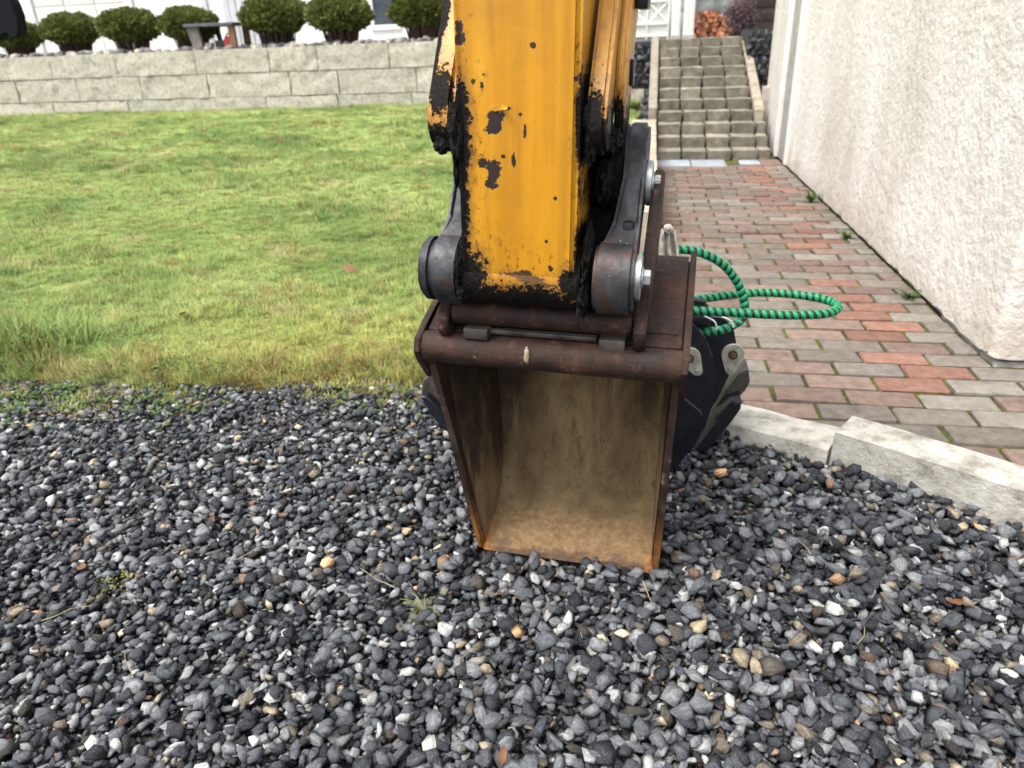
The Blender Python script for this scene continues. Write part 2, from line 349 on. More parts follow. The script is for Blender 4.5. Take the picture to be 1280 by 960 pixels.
rc = m.noise(c, 70, 6, .8); rustc = m.ramp(rc, [(.3, (.13, .070, .032)), (.5, (.22, .135, .066)), (.7, (.34, .235, .13))])
col = m.mix(m.math('MULTIPLY', m.smooth(edge, .050, .036), .85), col, rustc)
edge2 = m.math('ADD', Z, m.math('MULTIPLY', m.math('SUBTRACT', m.noise(c, 22, 5, .6), .5), .045))
br = m.ramp(rc, [(.3, (.060, .034, .022)), (.7, (.15, .095, .062))]); col = m.mix(m.math('MULTIPLY', m.smooth(edge2, .018, .008), .9), col, br)
cor = m.math('SUBTRACT', m.math('ABSOLUTE', m.math('ADD', X, .0)), m.math('MULTIPLY', Z, .9))
col = m.mix(m.math('MULTIPLY', m.smooth(m.math('ADD', cor, m.math('MULTIPLY', m.math('SUBTRACT', rc, .5), .10)), .145, .185), .9), col, (.38, .145, .022))
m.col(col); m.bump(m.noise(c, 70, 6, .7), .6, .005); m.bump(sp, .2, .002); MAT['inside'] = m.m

simple('zinc', (.42, .43, .42), .42, .7, .3, 60, .2)
simple('matte_black', (.004, .0045, .007), .8, 0, .4, 20, .2, .002, .15)
simple('black_paint', (.0055, .006, .0095), .42, 0, .5, 30, .15, .002)
simple('worn_steel', (.085, .070, .060), .45, .5, .6, 25, .3)
simple('pin_plate', (.40, .38, .31), .5, .4, .3, 60, .25)
simple('brass', (.30, .17, .06), .45, .6, .4, 90, .2)
simple('rubber', (.012, .013, .014), .5, 0, .4, 60, .2)
simple('green_wrap', (.006, .30, .11), .38, 0, .25, 60, .1)
simple('white_cloth', (.62, .57, .48), .9, 0, .2, 60, .3)
simple('white_plastic', (.75, .75, .73), .4, 0, .1, 60, .1)

# stucco -----------------------------------------------------------------
m = M('stucco', rough=.9, spec=.2); c = m.pos()
col = m.ramp(m.noise(m.scale(c, (1, 1, .55)), 1.6, 6, .62, .5), [(.28, (.48, .44, .38)), (.5, (.595, .56, .505)), (.72, (.67, .645, .60))])
col = m.mix(m.math('MULTIPLY', m.smooth(m.noise(m.scale(c, (3, 3, .6)), 1.2, 5, .6), .55, .75), .5), col, (.76, .74, .69))
col = m.mix(m.math('MULTIPLY', m.smooth(m.noise(c, 14, 6, .7), .56, .78), .35), col, (.40, .36, .29))
X, Y, Z = m.sep(c); low = m.math('ADD', Z, m.math('MULTIPLY', m.noise(c, 5, 5), .3)); col = m.mix(m.math('MULTIPLY', m.smooth(low, .36, .12), .6), col, (.40, .34, .265))
run = m.noise(m.scale(c, (5, 5, .35), (2, 2, 0)), 1.0, 5, .6); col = m.mix(m.math('MULTIPLY', m.smooth(run, .54, .74), .30), col, (.42, .385, .32))
crk = m.voro(m.scale(c, (1, 1, 1.3)), 1.1, 'DISTANCE_TO_EDGE'); crn = m.noise(c, 6, 5, .7); col = m.mix(m.math('MULTIPLY', m.smooth(m.math('ADD', crk, m.math('MULTIPLY', m.math('SUBTRACT', crn, .5), .16)), .004, .0005), m.math('MULTIPLY', m.smooth(m.noise(c, 1.1, 2), .60, .68), .5)), col, (.36, .32, .26))
m.col(col); m.bump(m.noise(c, 85, 4, .7), .3, .007); m.bump(m.noise(c, 22, 4, .6), .45, .03); MAT['stucco'] = m.m
simple('white_board', (.74, .73, .70), .55, 0, .08, 8, .1)
simple('grey_board', (.33, .31, .28), .7, 0, .25, 12, .2)
simple('white_house', (.80, .80, .78), .6, 0, .03, 3, .05)
simple('off_white', (.72, .68, .62), .6, 0, .05, 3, .05)
simple('pale_grey', (.50, .51, .52), .6, 0, .08, 3, .05)
simple('dark_glass', (.06, .07, .09), .1, 0, .3, 3, 0)
simple('dark_wood', (.035, .025, .02), .8, 0, .4, 10, .3)
simple('brown_wood', (.16, .085, .04), .7, 0, .35, 14, .3)
simple('grey_wood', (.14, .12, .105), .8, 0, .35, 14, .3)
simple('slate_top', (.075, .085, .105), .35, 0, .3, 10, .1)
simple('red_plastic', (.50, .03, .035), .4, 0, .15, 20, .1)
simple('tarp', (.16, .18, .17), .6, 0, .3, 6, .3, .02)

# pavers, stones -----------------------------------------------------------
def stone(name, cols, sc=30, rough=.88, moss=0.0, bump=.6, bd=.004, obj_var=.25, spec=.3):
    m = M(name, rough=rough, spec=spec); c = m.pos(); r = m.orand()
    n = m.noise(c, sc, 6, .68); col = m.ramp(n, [(.28, cols[0]), (.5, cols[1]), (.74, cols[2])])
    col = m.mix(1.0, col, m.ramp(r, [(0, (1-obj_var,)*3), (1, (1+obj_var,)*3)]), 'MULTIPLY')
    col = m.mix(m.math('MULTIPLY', m.smooth(m.noise(c, sc*7, 3, .7), .60, .72), .45), col, tuple(min(1, x*1.9) for x in cols[1]))
    col = m.mix(m.math('MULTIPLY', m.smooth(m.noise(c, sc*.35, 5, .6), .55, .72), .45), col, tuple(x*.5 for x in cols[0]))
    if moss: col = m.mix(m.math('MULTIPLY', m.smooth(m.noise(c, 7, 6, .7), .58, .74), moss), col, (.10, .12, .03))
    m.col(col); m.bump(m.noise(c, sc*4, 6, .7), bump, bd); MAT[name] = m.m; return m.m
stone('paver_grey', [(.098, .084, .068), (.145, .124, .102), (.195, .17, .145)], 26, moss=.3, obj_var=.2)
stone('paver_pale', [(.125, .111, .092), (.18, .162, .135), (.245, .222, .19)], 26, moss=.2, obj_var=.15)
stone('paver_pink', [(.105, .073, .057), (.160, .112, .090), (.215, .155, .125)], 26, moss=.2, obj_var=.22)
stone('paver_red', [(.125, .066, .048), (.185, .096, .070), (.24, .138, .105)], 26, moss=.08, obj_var=.25)
stone('concrete_kerb', [(.14, .13, .108), (.37, .35, .305), (.52, .50, .45)], 16, moss=.22, bump=.9, bd=.008)
stone('wall_granite', [(.38, .34, .27), (.65, .605, .51), (.80, .755, .655)], 19, bump=1.0, bd=.05, obj_var=.08)
stone('stair_stone', [(.12, .108, .080), (.225, .205, .160), (.34, .315, .255)], 11, moss=.4, bump=.7, bd=.01, obj_var=.25)
stone('cheek', [(.16, .135, .10), (.27, .235, .18), (.36, .32, .25)], 9, moss=.2)
stone('dark_bank_stone', [(.025, .027, .035), (.06, .064, .078), (.13, .135, .15)], 18, obj_var=.5, bump=.8, bd=.01)
stone('river_stone', [(.07, .066, .062), (.17, .16, .15), (.32, .305, .28)], 6, obj_var=.6, bump=.3)
stone('orange_log', [(.36, .13, .06), (.52, .22, .12), (.62, .33, .2)], 14, obj_var=.3, bump=.5)
stone('slate_slab', [(.18, .20, .22), (.27, .30, .33), (.36, .39, .41)], 8, obj_var=.2, bump=.4)
m = M('joint_moss', rough=1.0, spec=.1); c = m.pos()
col = m.ramp(m.noise(c, 55, 6, .7), [(.3, (.03, .026, .016)), (.6, (.085, .07, .045))]); col = m.mix(m.smooth(m.noise(c, 6.5, 5, .65), .43, .60), col, m.ramp(m.noise(c, 120, 4), [(.3, (.05, .075, .008)), (.7, (.17, .19, .025))]))
m.col(col); m.bump(m.noise(c, 160, 5, .7), 1, .01); MAT['joint'] = m.m

def leafmat(name, a, b, cc2, tr_w=.25):
    m = M(name, rough=.6, spec=.3); c = m.pos(); n = m.noise(c, 14, 4, .7); isl = m.n('ShaderNodeNewGeometry').outputs['Random Per Island']
    col = m.ramp(m.math('ADD', m.math('MULTIPLY', n, .6), m.math('MULTIPLY', isl, .4)), [(.25, a), (.5, b), (.75, cc2)]); m.col(col)
    t2 = m.n('ShaderNodeBsdfTranslucent'); m.link(col, t2.inputs[0]); mx = m.n('ShaderNodeMixShader'); mx.inputs[0].default_value = tr_w
    m.link(m.b.outputs[0], mx.inputs[1]); m.link(t2.outputs[0], mx.inputs[2]); m.link(mx.outputs[0], m.out.inputs[0]); MAT[name] = m.m
leafmat('shrub_leaf', (.050, .066, .016), (.125, .150, .038), (.23, .245, .075))
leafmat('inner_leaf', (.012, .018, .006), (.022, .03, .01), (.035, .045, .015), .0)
leafmat('heather_leaf', (.05, .03, .035), (.13, .08, .09), (.28, .20, .20))
leafmat('weed_leaf', (.03, .07, .012), (.07, .13, .025), (.15, .20, .06))
leafmat('moss_leaf', (.12, .12, .012), (.23, .22, .03), (.32, .30, .06))
leafmat('dead_leaf', (.085, .036, .020), (.17, .075, .036), (.25, .14, .075))
leafmat('straw', (.22, .17, .09), (.38, .31, .18), (.5, .43, .28))
simple('stem', (.060, .034, .025), .85, 0, .4, 30, .3)

# ================================================================== SETTING
def lawn_z(x, y):
    t = min(max((y-2.1)/9.4, 0), 1); t = t*t*(3-2*t)
    return .012 + .2*t + .018*nz(x, y, 0, .9) + .008*nz(x, y, 5, 3)
def lawn_edge(x):      # front edge of the lawn
    return 2.05 + .05*(x+1.5)*.9 + .09*nz(x, 3, 0, 1.7) + .06*nz(x, 9, 0, 5) + .03*nz(x, 4, 0, 14)
def lawn_base(x, y):
    t = min(max(1-(y-lawn_edge(x)+.02)/.20, 0), 1); return lawn_z(x, y)-.012-.050*t*t*(3-2*t)
def kerb_line(x):      # gravel edge along the kerb stones
    return 1.90 - (x-.24)*.46 if x < .49 else 1.80-(x-.49)*.62

# far ground sheet
g = obj('ground', npmesh('ground', [(-200, -60, -.16), (200, -60, -.16), (200, 200, -.16), (-200, 200, -.16)], [(0, 1, 2, 3)]), MAT['soil']); tag(g, kind='structure')

def sheet(name, x0, x1, y0, y1, nx, ny, zf, mat, keep=None):
    xs = np.linspace(x0, x1, nx); ys = np.linspace(y0, y1, ny); v = [(x, y, zf(x, y)) for y in ys for x in xs]
    f = [(j*nx+i, j*nx+i+1, (j+1)*nx+i+1, (j+1)*nx+i) for j in range(ny-1) for i in range(nx-1)
         if keep is None or keep((xs[i]+xs[i+1])/2, (ys[j]+ys[j+1])/2)]
    return obj(name, npmesh(name, v, f, True), mat)
def grav_base(x, y):
    z = -.050 + .012*nz(x, y, 2, 1.3)
    d2 = ((x+.12)/.42)**2 + ((y-1.13)/.18)**2
    z += .020*math.exp(-d2)
    if x > -.1: z += .004*math.exp(-abs(kerb_line(x)-y)/.16) if y < kerb_line(x)+.03 else -.08                     # stones pushed up in front of the cutting edge
    return z
gs = sheet('gravel_ground', -3.4, 2.2, .1, 2.3, 60, 30, grav_base, MAT['soil']); tag(gs, kind='structure')

lw = sheet('lawn', -14, -.17, 1.85, 11.55, 160, 200, lambda x, y: lawn_base(x, y)-.003 - .10*min(1, max(0, (lawn_edge(x)-.02-y)/.06)), MAT['lawn'], lambda x, y: y > lawn_edge(x)-.12); tag(lw, kind='structure')
tz = 1.03
terr = obj('upper_terrace', box_me((-40, 11.75, -.1), (-.4, 60, tz)), MAT['terrace']); tag(terr, kind='structure')

# ---- gravel: stones dropped one after another onto a growing height field
def stone_proto(i, sub=2):
    """a crushed stone: convex hull of a few points, so it has flat broken faces"""
    r = np.random.default_rng(100+i); P = []; need = int(r.integers(7, 12))
    while len(P) < need:
        d = r.normal(size=3); d /= np.linalg.norm(d)
        if all(np.dot(d, q) < .72 for q in P): P.append(d)
    P = np.array(P)*r.uniform(.78, 1.08, (len(P), 1)); P *= np.array([1, r.uniform(.5, .92), r.uniform(.28, .58)]); P /= np.abs(P[:, 0]).max()
    bm = bmesh.new()
    for p in P: bm.verts.new(p)
    res = bmesh.ops.convex_hull(bm, input=bm.verts)
    bmesh.ops.delete(bm, geom=[v for v in bm.verts if not v.link_faces], context='VERTS')
    bmesh.ops.triangulate(bm, faces=bm.faces[:])
    return mesh(bm, 'gravel_stone')
def instancer(name, pts, rot, scl, idx, attrs, protos, mat, kind='stuff'):
    coll = bpy.data.collections.new(name+'_kinds')
    for i, me in enumerate(protos):
        if not me.materials: me.materials.append(mat)
        o = bpy.data.objects.new('%s_kind_%02d' % (name, i), me); coll.objects.link(o)
    me = bpy.data.meshes.new(name); me.vertices.add(len(pts)); me.vertices.foreach_set('co', np.asarray(pts, np.float32).ravel())
    for nme, typ, arr in [('rot', 'FLOAT_VECTOR', rot), ('scl', 'FLOAT_VECTOR', scl)]:
        a = me.attributes.new(nme, typ, 'POINT'); a.data.foreach_set('vector', np.asarray(arr, np.float32).ravel())
    a = me.attributes.new('idx', 'INT', 'POINT'); a.data.foreach_set('value', np.asarray(idx, np.int32))
    for k, arr in attrs.items():
        a = me.attributes.new(k, 'FLOAT', 'POINT'); a.data.foreach_set('value', np.asarray(arr, np.float32))
    me.materials.append(mat)
    o = obj(name, me); o['kind'] = kind
    ng = bpy.data.node_groups.new(name+'_nodes', 'GeometryNodeTree')
    ng.interface.new_socket('Geometry', in_out='INPUT', socket_type='NodeSocketGeometry'); ng.interface.new_socket('Geometry', in_out='OUTPUT', socket_type='NodeSocketGeometry')
    N = ng.nodes.new; gi = N('NodeGroupInput'); go = N('NodeGroupOutput'); ci = N('GeometryNodeCollectionInfo'); ci.inputs['Collection'].default_value = coll
    ci.inputs['Separate Children'].default_value = True; ci.inputs['Reset Children'].default_value = True
    ip = N('GeometryNodeInstanceOnPoints'); ip.inputs['Pick Instance'].default_value = True
    def attr(nm, t):
        x = N('GeometryNodeInputNamedAttribute'); x.data_type = t; x.inputs['Name'].default_value = nm; return x.outputs['Attribute']
    lk = ng.links.new
    lk(gi.outputs[0], ip.inputs['Points']); lk(ci.outputs[0], ip.inputs['Instance']); lk(attr('idx', 'INT'), ip.inputs['Instance Index'])
    er = N('FunctionNodeEulerToRotation'); lk(attr('rot', 'FLOAT_VECTOR'), er.inputs[0]); lk(er.outputs[0], ip.inputs['Rotation'])
    lk(attr('scl', 'FLOAT_VECTOR'), ip.inputs['Scale']); lk(ip.outputs[0], go.inputs[0])
    md = o.modifiers.new('scatter', 'NODES'); md.node_group = ng
    return o

gx0, gx1, gy0, gy1, gres = -3.1, 1.9, .25, 2.2, .004
GX = int((gx1-gx0)/gres); GY = int((gy1-gy0)/gres)
HM = np.zeros((GY, GX), np.float32)
for j in range(0, GY, 10):
    for i in range(0, GX, 10): HM[j:j+10, i:i+10] = grav_base(gx0+i*gres, gy0+j*gres)
BX0, BX1 = -.33, .06    # bucket footprint
pts = []; rots = []; scls = []; tones = []; hues = []
def drop(x, y, size, tone, hue, bury=.35):
    i = int((x-gx0)/gres); j = int((y-gy0)/gres); rr = max(2, int(size*.8/gres))
    if i-rr < 0 or j-rr < 0 or i+rr >= GX or j+rr >= GY: return
    P = HM[j-rr:j+rr+1, i-rr:i+rr+1]
    th = size*.55
    mn = float(P.mean()); z = mn + .30*(float(P.max())-mn) + th*(1-bury*2)*.45
    k = np.arange(-rr, rr+1); d2 = (k[:, None]**2+k[None]**2)/(rr+.5)**2
    top = np.where(d2 < 1, z + th*np.sqrt(np.maximum(1-d2, 0))*.8, -9)
    np.maximum(P, top, out=P)
    pts.append((x, y, z)); scls.append((size, size*rng.uniform(.8, 1.05), size*rng.uniform(.85, 1.2)))
    rots.append((rng.normal()*.36, rng.normal()*.36, rng.uniform(0, 6.283))); tones.append(tone); hues.append(hue)
NST = 178000
cand = np.stack([rng.uniform(gx0, gx1, NST), rng.uniform(gy0, gy1, NST)], 1)
sz = np.clip(rng.lognormal(math.log(.0084), .45, NST), .0028, .0205)
tn = rng.uniform(0, 1, NST); hu = rng.uniform(0, 1, NST)
order = np.argsort(sz*rng.uniform(.5, 1.6, NST))          # smaller ones tend to fall to the bottom first
for q in order:
    x, y = cand[q]
    if x < -.15 and y > lawn_edge(x)+.02+.09*rng.uniform()+.03*nz(x, y, 0, 9): continue
    if x >= -.15 and y > max(kerb_line(x)+.015, 0) and x > .22: continue
    if -.15 <= x <= .22 and y > 2.1: continue
    # outside what the photograph and a step to the side could see
    if x < -.62-(y)*.95-.15 or x > .35+y*.5+.2: continue
    if BX0-.01 < x < BX1+.01 and 1.235 < y < 1.60 and HM[int((y-gy0)/gres), int((x-gx0)/gres)] > -.045: continue
    s = sz[q]*(1.0 + .12*math.tanh((x+.45)*1.6)) * (1.0 if y < 1.7 else .92)
    drop(x, y, s, tn[q], hu[q])
def height(x, y):
    i = int((x-gx0)/gres); j = int((y-gy0)/gres)
    return float(HM[max(0, min(GY-1, j)), max(0, min(GX-1, i))])
protos = [stone_proto(i) for i in range(48)]
PT = np.array(pts); RO = np.array(rots); SC_ = np.array(scls); IX = rng.integers(0, 48, len(pts))
cx_, cy_, cz_ = np.cos(RO).T; sx_, sy_, sz_ = np.sin(RO).T
RM = np.stack([cy_*cz_, sx_*sy_*cz_-cx_*sz_, cx_*sy_*cz_+sx_*sz_, cy_*sz_, sx_*sy_*sz_+cx_*cz_, cx_*sy_*sz_-sx_*cz_, -sy_, sx_*cy_, cx_*cy_], 1).reshape(-1, 3, 3)
Vl_, Fl_, Ol_, Tl_, Hl_ = [], [], [], [], []; base_ = 0; TN_ = np.array(tones, np.float32); HN_ = np.array(hues, np.float32)
for k_, me_ in enumerate(protos):
    sel = np.where(IX == k_)[0]
    pv = np.array([v.co[:] for v in me_.vertices]); pf = np.array([p.vertices[:] for p in me_.polygons]); NV = len(pv)
    VV = np.einsum('nij,nvj->nvi', RM[sel], pv[None]*SC_[sel][:, None, :]) + PT[sel][:, None, :]
    Vl_.append(VV.reshape(-1, 3)); Fl_.append((pf[None]+(np.arange(len(sel))*NV)[:, None, None]).reshape(-1, 3)+base_); base_ += len(sel)*NV
    Ol_.append(np.tile(pv, (len(sel), 1))); Tl_.append(np.repeat(TN_[sel], NV)); Hl_.append(np.repeat(HN_[sel], NV))
gme = npmesh('gravel', np.concatenate(Vl_), np.concatenate(Fl_)); own = np.concatenate(Ol_); tones = np.concatenate(Tl_); hues = np.concatenate(Hl_)
a_ = gme.attributes.new('own', 'FLOAT_VECTOR', 'POINT'); a_.data.foreach_set('vector', own.astype(np.float32).ravel())
for k_, arr in (('tone', tones), ('hue', hues)):
    a_ = gme.attributes.new(k_, 'FLOAT', 'POINT'); a_.data.foreach_set('value', arr)
gravel = obj('gravel', gme, MAT['gravel'])
print('stones', len(pts))
tag(gravel, 'loose dark grey crushed stone gravel with scattered pale pieces', 'gravel', kind='stuff')

# ---- grass
def tuft_proto(i, nb, h, rad, wid, lean):
    r = np.random.default_rng(300+i); V = []; F = []
    for b in range(nb):
        a = r.uniform(0, 6.283); rr = rad*math.sqrt(r.uniform(0, 1)); bx, by = rr*math.cos(a), rr*math.sin(a)
        da = a + r.normal()*.9; L = h*r.uniform(.55, 1.15); le = lean*r.uniform(.3, 1.3); wv = wid*r.uniform(.7, 1.3)
        dx, dy = math.cos(da), math.sin(da); sx, sy = -dy*wv, dx*wv; k = len(V); pos = np.array([bx, by, -.004])
        ang = le*.3
        for s in range(3):
            wq = (1, .8, 0)[s]
            if s < 2: V += [tuple(pos+np.array([sx*wq, sy*wq, 0])), tuple(pos-np.array([sx*wq, sy*wq, 0]))]
            else: V.append(tuple(pos))
            stp = L/2; pos = pos + np.array([dx*math.sin(ang)*stp, dy*math.sin(ang)*stp, math.cos(ang)*stp]); ang += le*.7
        F += [(k, k+1, k+3), (k, k+3, k+2), (k+2, k+3, k+4)]
    return npmesh('grass_tuft', V, F)
gp = [tuft_proto(i, 22, .030, .030, .0011, 1.2) for i in range(5)] + [tuft_proto(5+i, 26, .055, .032, .0012, 1.0) for i in range(3)] + [tuft_proto(8+i, 34, .12, .045, .0015, 1.1) for i in range(2)]
P_ = []; Rr = []; Sc = []; Ix = []; To = []; Dr = []
def add_tuft(x, y, s, i, dry=0.0, dz=0.0):
    P_.append((x, y, lawn_base(x, y)+dz+.006)); Rr.append((rng.normal()*.12, rng.normal()*.12, rng.uniform(0, 6.283))); Sc.append((s*1.2, s*1.2, s*rng.uniform(.65, 1.0)))
    Ix.append(i); To.append(rng.uniform()); Dr.append(dry)
for (y0, y1, dens, s) in [(1.95, 2.9, 2400, .72), (2.9, 4.4, 1300, .85), (4.4, 7.0, 520, 1.1), (7.0, 11.5, 190, 1.5)]:
    xl = -1.2-1.18*y1; xr = -.17; n = int((xr-xl)*(y1-y0)*dens)
    X_ = rng.uniform(xl, xr, n); Y_ = rng.uniform(y0, y1, n)
    for x, y in zip(X_, Y_):
        e = y-lawn_edge(x)
        if e < rng.normal()*.06+.01-.05*(x < -1.6)*abs(rng.normal()): continue
        if x < -.9-1.18*y-.5: continue
        dk = nz(x, y, 3, 1.1)+.5*nz(x, y, 8, 3.0)
        i = rng.integers(0, 5) if dk < .22 or rng.uniform() < .5 else rng.integers(5, 8)
        near = math.exp(-max(e, 0)/.12)
        dry = 1.0 if rng.uniform() < .10 + .35*near*(.5+.9*nz(x, 4, 0, 2.3)) + (.28 if nz(x, y, 12, 1.5) > .35 else 0) else 0.0
        add_tuft(x, y, s*rng.uniform(.75, 1.25), i, dry)
for k in range(150):                                   # the long, dark weeds at the left
    x = -2.48+rng.normal()*.16; y = 2.26+rng.normal()*.09; add_tuft(x, y, rng.uniform(.8, 1.5), rng.integers(8, 10), 1.0 if rng.uniform() < .12 else 0)
for k in range(420):                                   # longer grass along the gravel edge
    x = rng.uniform(-3.2, -.5); y = lawn_edge(x)+abs(rng.normal())*.10+.02
    add_tuft(x, y, rng.uniform(.35, .75), rng.integers(8, 10), 1.0 if rng.uniform() < .30 + (.4 if x > -1.3 else 0) else 0)
for k in range(900):                                   # stragglers creeping out between the stones
    x = rng.uniform(-3.2, -.45); e = -abs(rng.normal())*(.13 if x < -1.4 else .06)
    if nz(x, e*3, 40, 3.0) < -.05: continue
    y = lawn_edge(x)+e; P_.append((x, y, height(x, y)-.008)); Rr.append((rng.normal()*.2, rng.normal()*.2, rng.uniform(0, 6.283))); q_ = rng.uniform(.35, .9); Sc.append((q_*1.2, q_*1.2, q_*.9))
    Ix.append(rng.integers(0, 7)); To.append(rng.uniform()); Dr.append(1.0 if rng.uniform() < .45 else 0.0)
for k in range(260):                                   # clumps of darker, taller grass further in
    cx, cy = [(-2.2, 3.4), (-3.3, 3.2), (-1.3, 4.2), (-4.6, 4.6), (-1.9, 2.9), (-3.4, 5.6), (-1.1, 3.1)][k % 7]
    add_tuft(cx+rng.normal()*.2, cy+rng.normal()*.12, rng.uniform(.35, .6), rng.integers(8, 10))
grass = instancer('grass', P_, Rr, Sc, Ix, dict(tone=To, dry=Dr), gp, MAT['grass'])
tag(grass, 'short mossy green lawn grass with yellowed patches', 'grass', kind='stuff')

# low leafy weeds at the lawn's ragged edge and moss spots among the stones
def leaf_cluster(name, center, n, rad, size, mat, flat=.5, zc=None, seed=0, h=.03):
    r = np.random.default_rng(seed); V = []; F = []
    for k in range(n):
        a = r.uniform(0, 6.283); q = rad*math.sqrt(r.uniform()); p = np.array([q*math.cos(a), q*math.sin(a), h*r.uniform(.1, 1)*(1-(q/rad)**2*.6)])
        d = np.array([math.cos(a+r.normal()), math.sin(a+r.normal()), r.uniform(-.2, flat)]); d /= np.linalg.norm(d); sd_ = np.cross(d, [0, 0, 1]); sd_ /= np.linalg.norm(sd_)+1e-6
        s = size*r.uniform(.5, 1.3); i = len(V); V += [p, p+d*s*.5+sd_*s*.32+[0, 0, s*.08], p+d*s, p+d*s*.5-sd_*s*.32+[0, 0, s*.08]]; F.append((i, i+1, i+2, i+3))
    o = obj(name, npmesh(name, np.array(V), F), mat, loc=center); return o
V = []; F = []
r = np.random.default_rng(5)
for k in range(1700):
    x = -3.0+abs(r.normal())*.95; 
    if x > -.55: continue
    y = lawn_edge(x)+r.normal()*.13-.04
    if nz(x, y, 30, 2.2) < -.05: continue
    z = max(lawn_z(x, y), .0)+.012
    if y < lawn_edge(x): z = height(x, y)+.004
    for q in range(4):
        a = r.uniform(0, 6.283); d = np.array([math.cos(a), math.sin(a), r.uniform(0, .7)]); s = r.uniform(.008, .02); sd_ = np.array([-d[1], d[0], 0]); p = np.array([x, y, z]); i = len(V)
        V += [p, p+d*s*.5+sd_*s*.33, p+d*s, p+d*s*.5-sd_*s*.33]; F.append((i, i+1, i+2, i+3))
wd = obj('edge_weeds', npmesh('edge_weeds', np.array(V), F), MAT['weed_leaf']); tag(wd, 'small pale green weeds creeping from the lawn over the gravel edge', 'weeds', kind='stuff')
for (x, y, rad, lab) in [(-.642, 1.185, .032, 'small yellow green moss tuft on the gravel left of the bucket'), (-1.095, 1.07, .045, 'yellow green moss patch on the gravel at the far left'), (-1.02, 1.93, .05, 'flat yellow moss cushion where the gravel meets the lawn')]:
    o = leaf_cluster('moss_tuft', (x, y, height(x, y)-.002), 90, rad*.75, .007, MAT['moss_leaf'], .9, seed=int(abs(x)*100), h=.010); tag(o, lab, 'moss')

# ---- paved path -------------------------------------------------------------
WALLX, CORNY = 1.12, 2.40
pp = obj('paved_path', npmesh('paved_path', [(.22, 1.96, -.010), (.52, 1.82, -.010), (1.65, 1.07, -.010), (3.2, 1.07, -.010), (3.2, CORNY+.1, -.010), (WALLX+.2, CORNY+.1, -.010), (WALLX+.2, 9.2, -.010), (.03, 9.2, -.010), (.03, 2.15, -.010)], [(0, 1, 2, 3, 4, 5, 6, 7, 8)]), MAT['joint']); tag(pp, kind='structure')
def paver_me(i, w, d):
    bm = bmesh.new(); bbox(bm, (-w/2, -d/2, -.05), (w/2, d/2, 0), .007, 2)
    r = random.Random(i)
    for v in bm.verts: v.co += Vector((r.uniform(-1, 1)*.0022, r.uniform(-1, 1)*.0022, r.uniform(-1, 1)*.0012 if v.co.z > -.02 else 0))
    return mesh(bm, 'paver', 45)
PV = {}
def paver(x0, x1, y, mat):
    key = (mat, round(x1-x0, 3), rnd.randrange(4))
    if key not in PV: 
        me = paver_me(len(PV), x1-x0-.011, .0955); me.materials.append(MAT[mat]); PV[key] = me
    o = obj('paver', PV[key], None, pp, ((x0+x1)/2, y, rnd.gauss(-.001, .0022)), (rnd.gauss(0, .008), rnd.gauss(0, .006), rnd.gauss(0, .010)))
    return o
row = 0; y = 1.165
while y < 6.60:
    off = .105 if row % 2 else 0.0
    x = -.32+off + rnd.gauss(0, .006)
    xe = WALLX+.012 if y > CORNY-.03 else 2.4
    while x < xe-.02:
        a, b = x, x+.21
        if b > xe: b = xe
        xm = (a+b)/2
        ok = xm > .02 and b-a > .05
        kl = kerb_line(xm)+.10
        if y < kl+.02: ok = False
        if xm < .30 and y < 2.2: ok = False
        if y < CORNY-.03 and xm > 1.12 + (y-1.2)*.45+.45: ok = False
        if ok:
            u = rnd.random()
            if abs(xm-.885) < .106 and y > 2.2 and u < (.72 if y < 3.2 else .5): mt = 'paver_red'
            elif xm > .93: mt = 'paver_pale' if u < .5 else 'paver_grey' if u < .8 else 'paver_pink'
            elif y < 2.2: mt = 'paver_grey' if u < .62 else 'paver_pink'
            else: mt = ('paver_grey' if u < .33 else 'paver_pink' if u < .91 else 'paver_red' if u < .93 else 'paver_pale')
            paver(a, b, y, mt)
        x += .21
    y += .1065; row += 1
# slate slabs at the foot of the stairs
for (a, b, c0, d0) in [(.04, .36, 6.60, 6.95), (.37, .66, 6.58, 6.95), (.78, .95, 6.68, 6.90)]:
    o = obj('slab', box_me((a, c0, -.05), (b, d0, .006), .008), MAT['slate_slab'], pp)
o = obj('slab', box_me((.96, 6.62, -.05), (WALLX, 6.95, .004), .008), MAT['paver_pink'], pp)

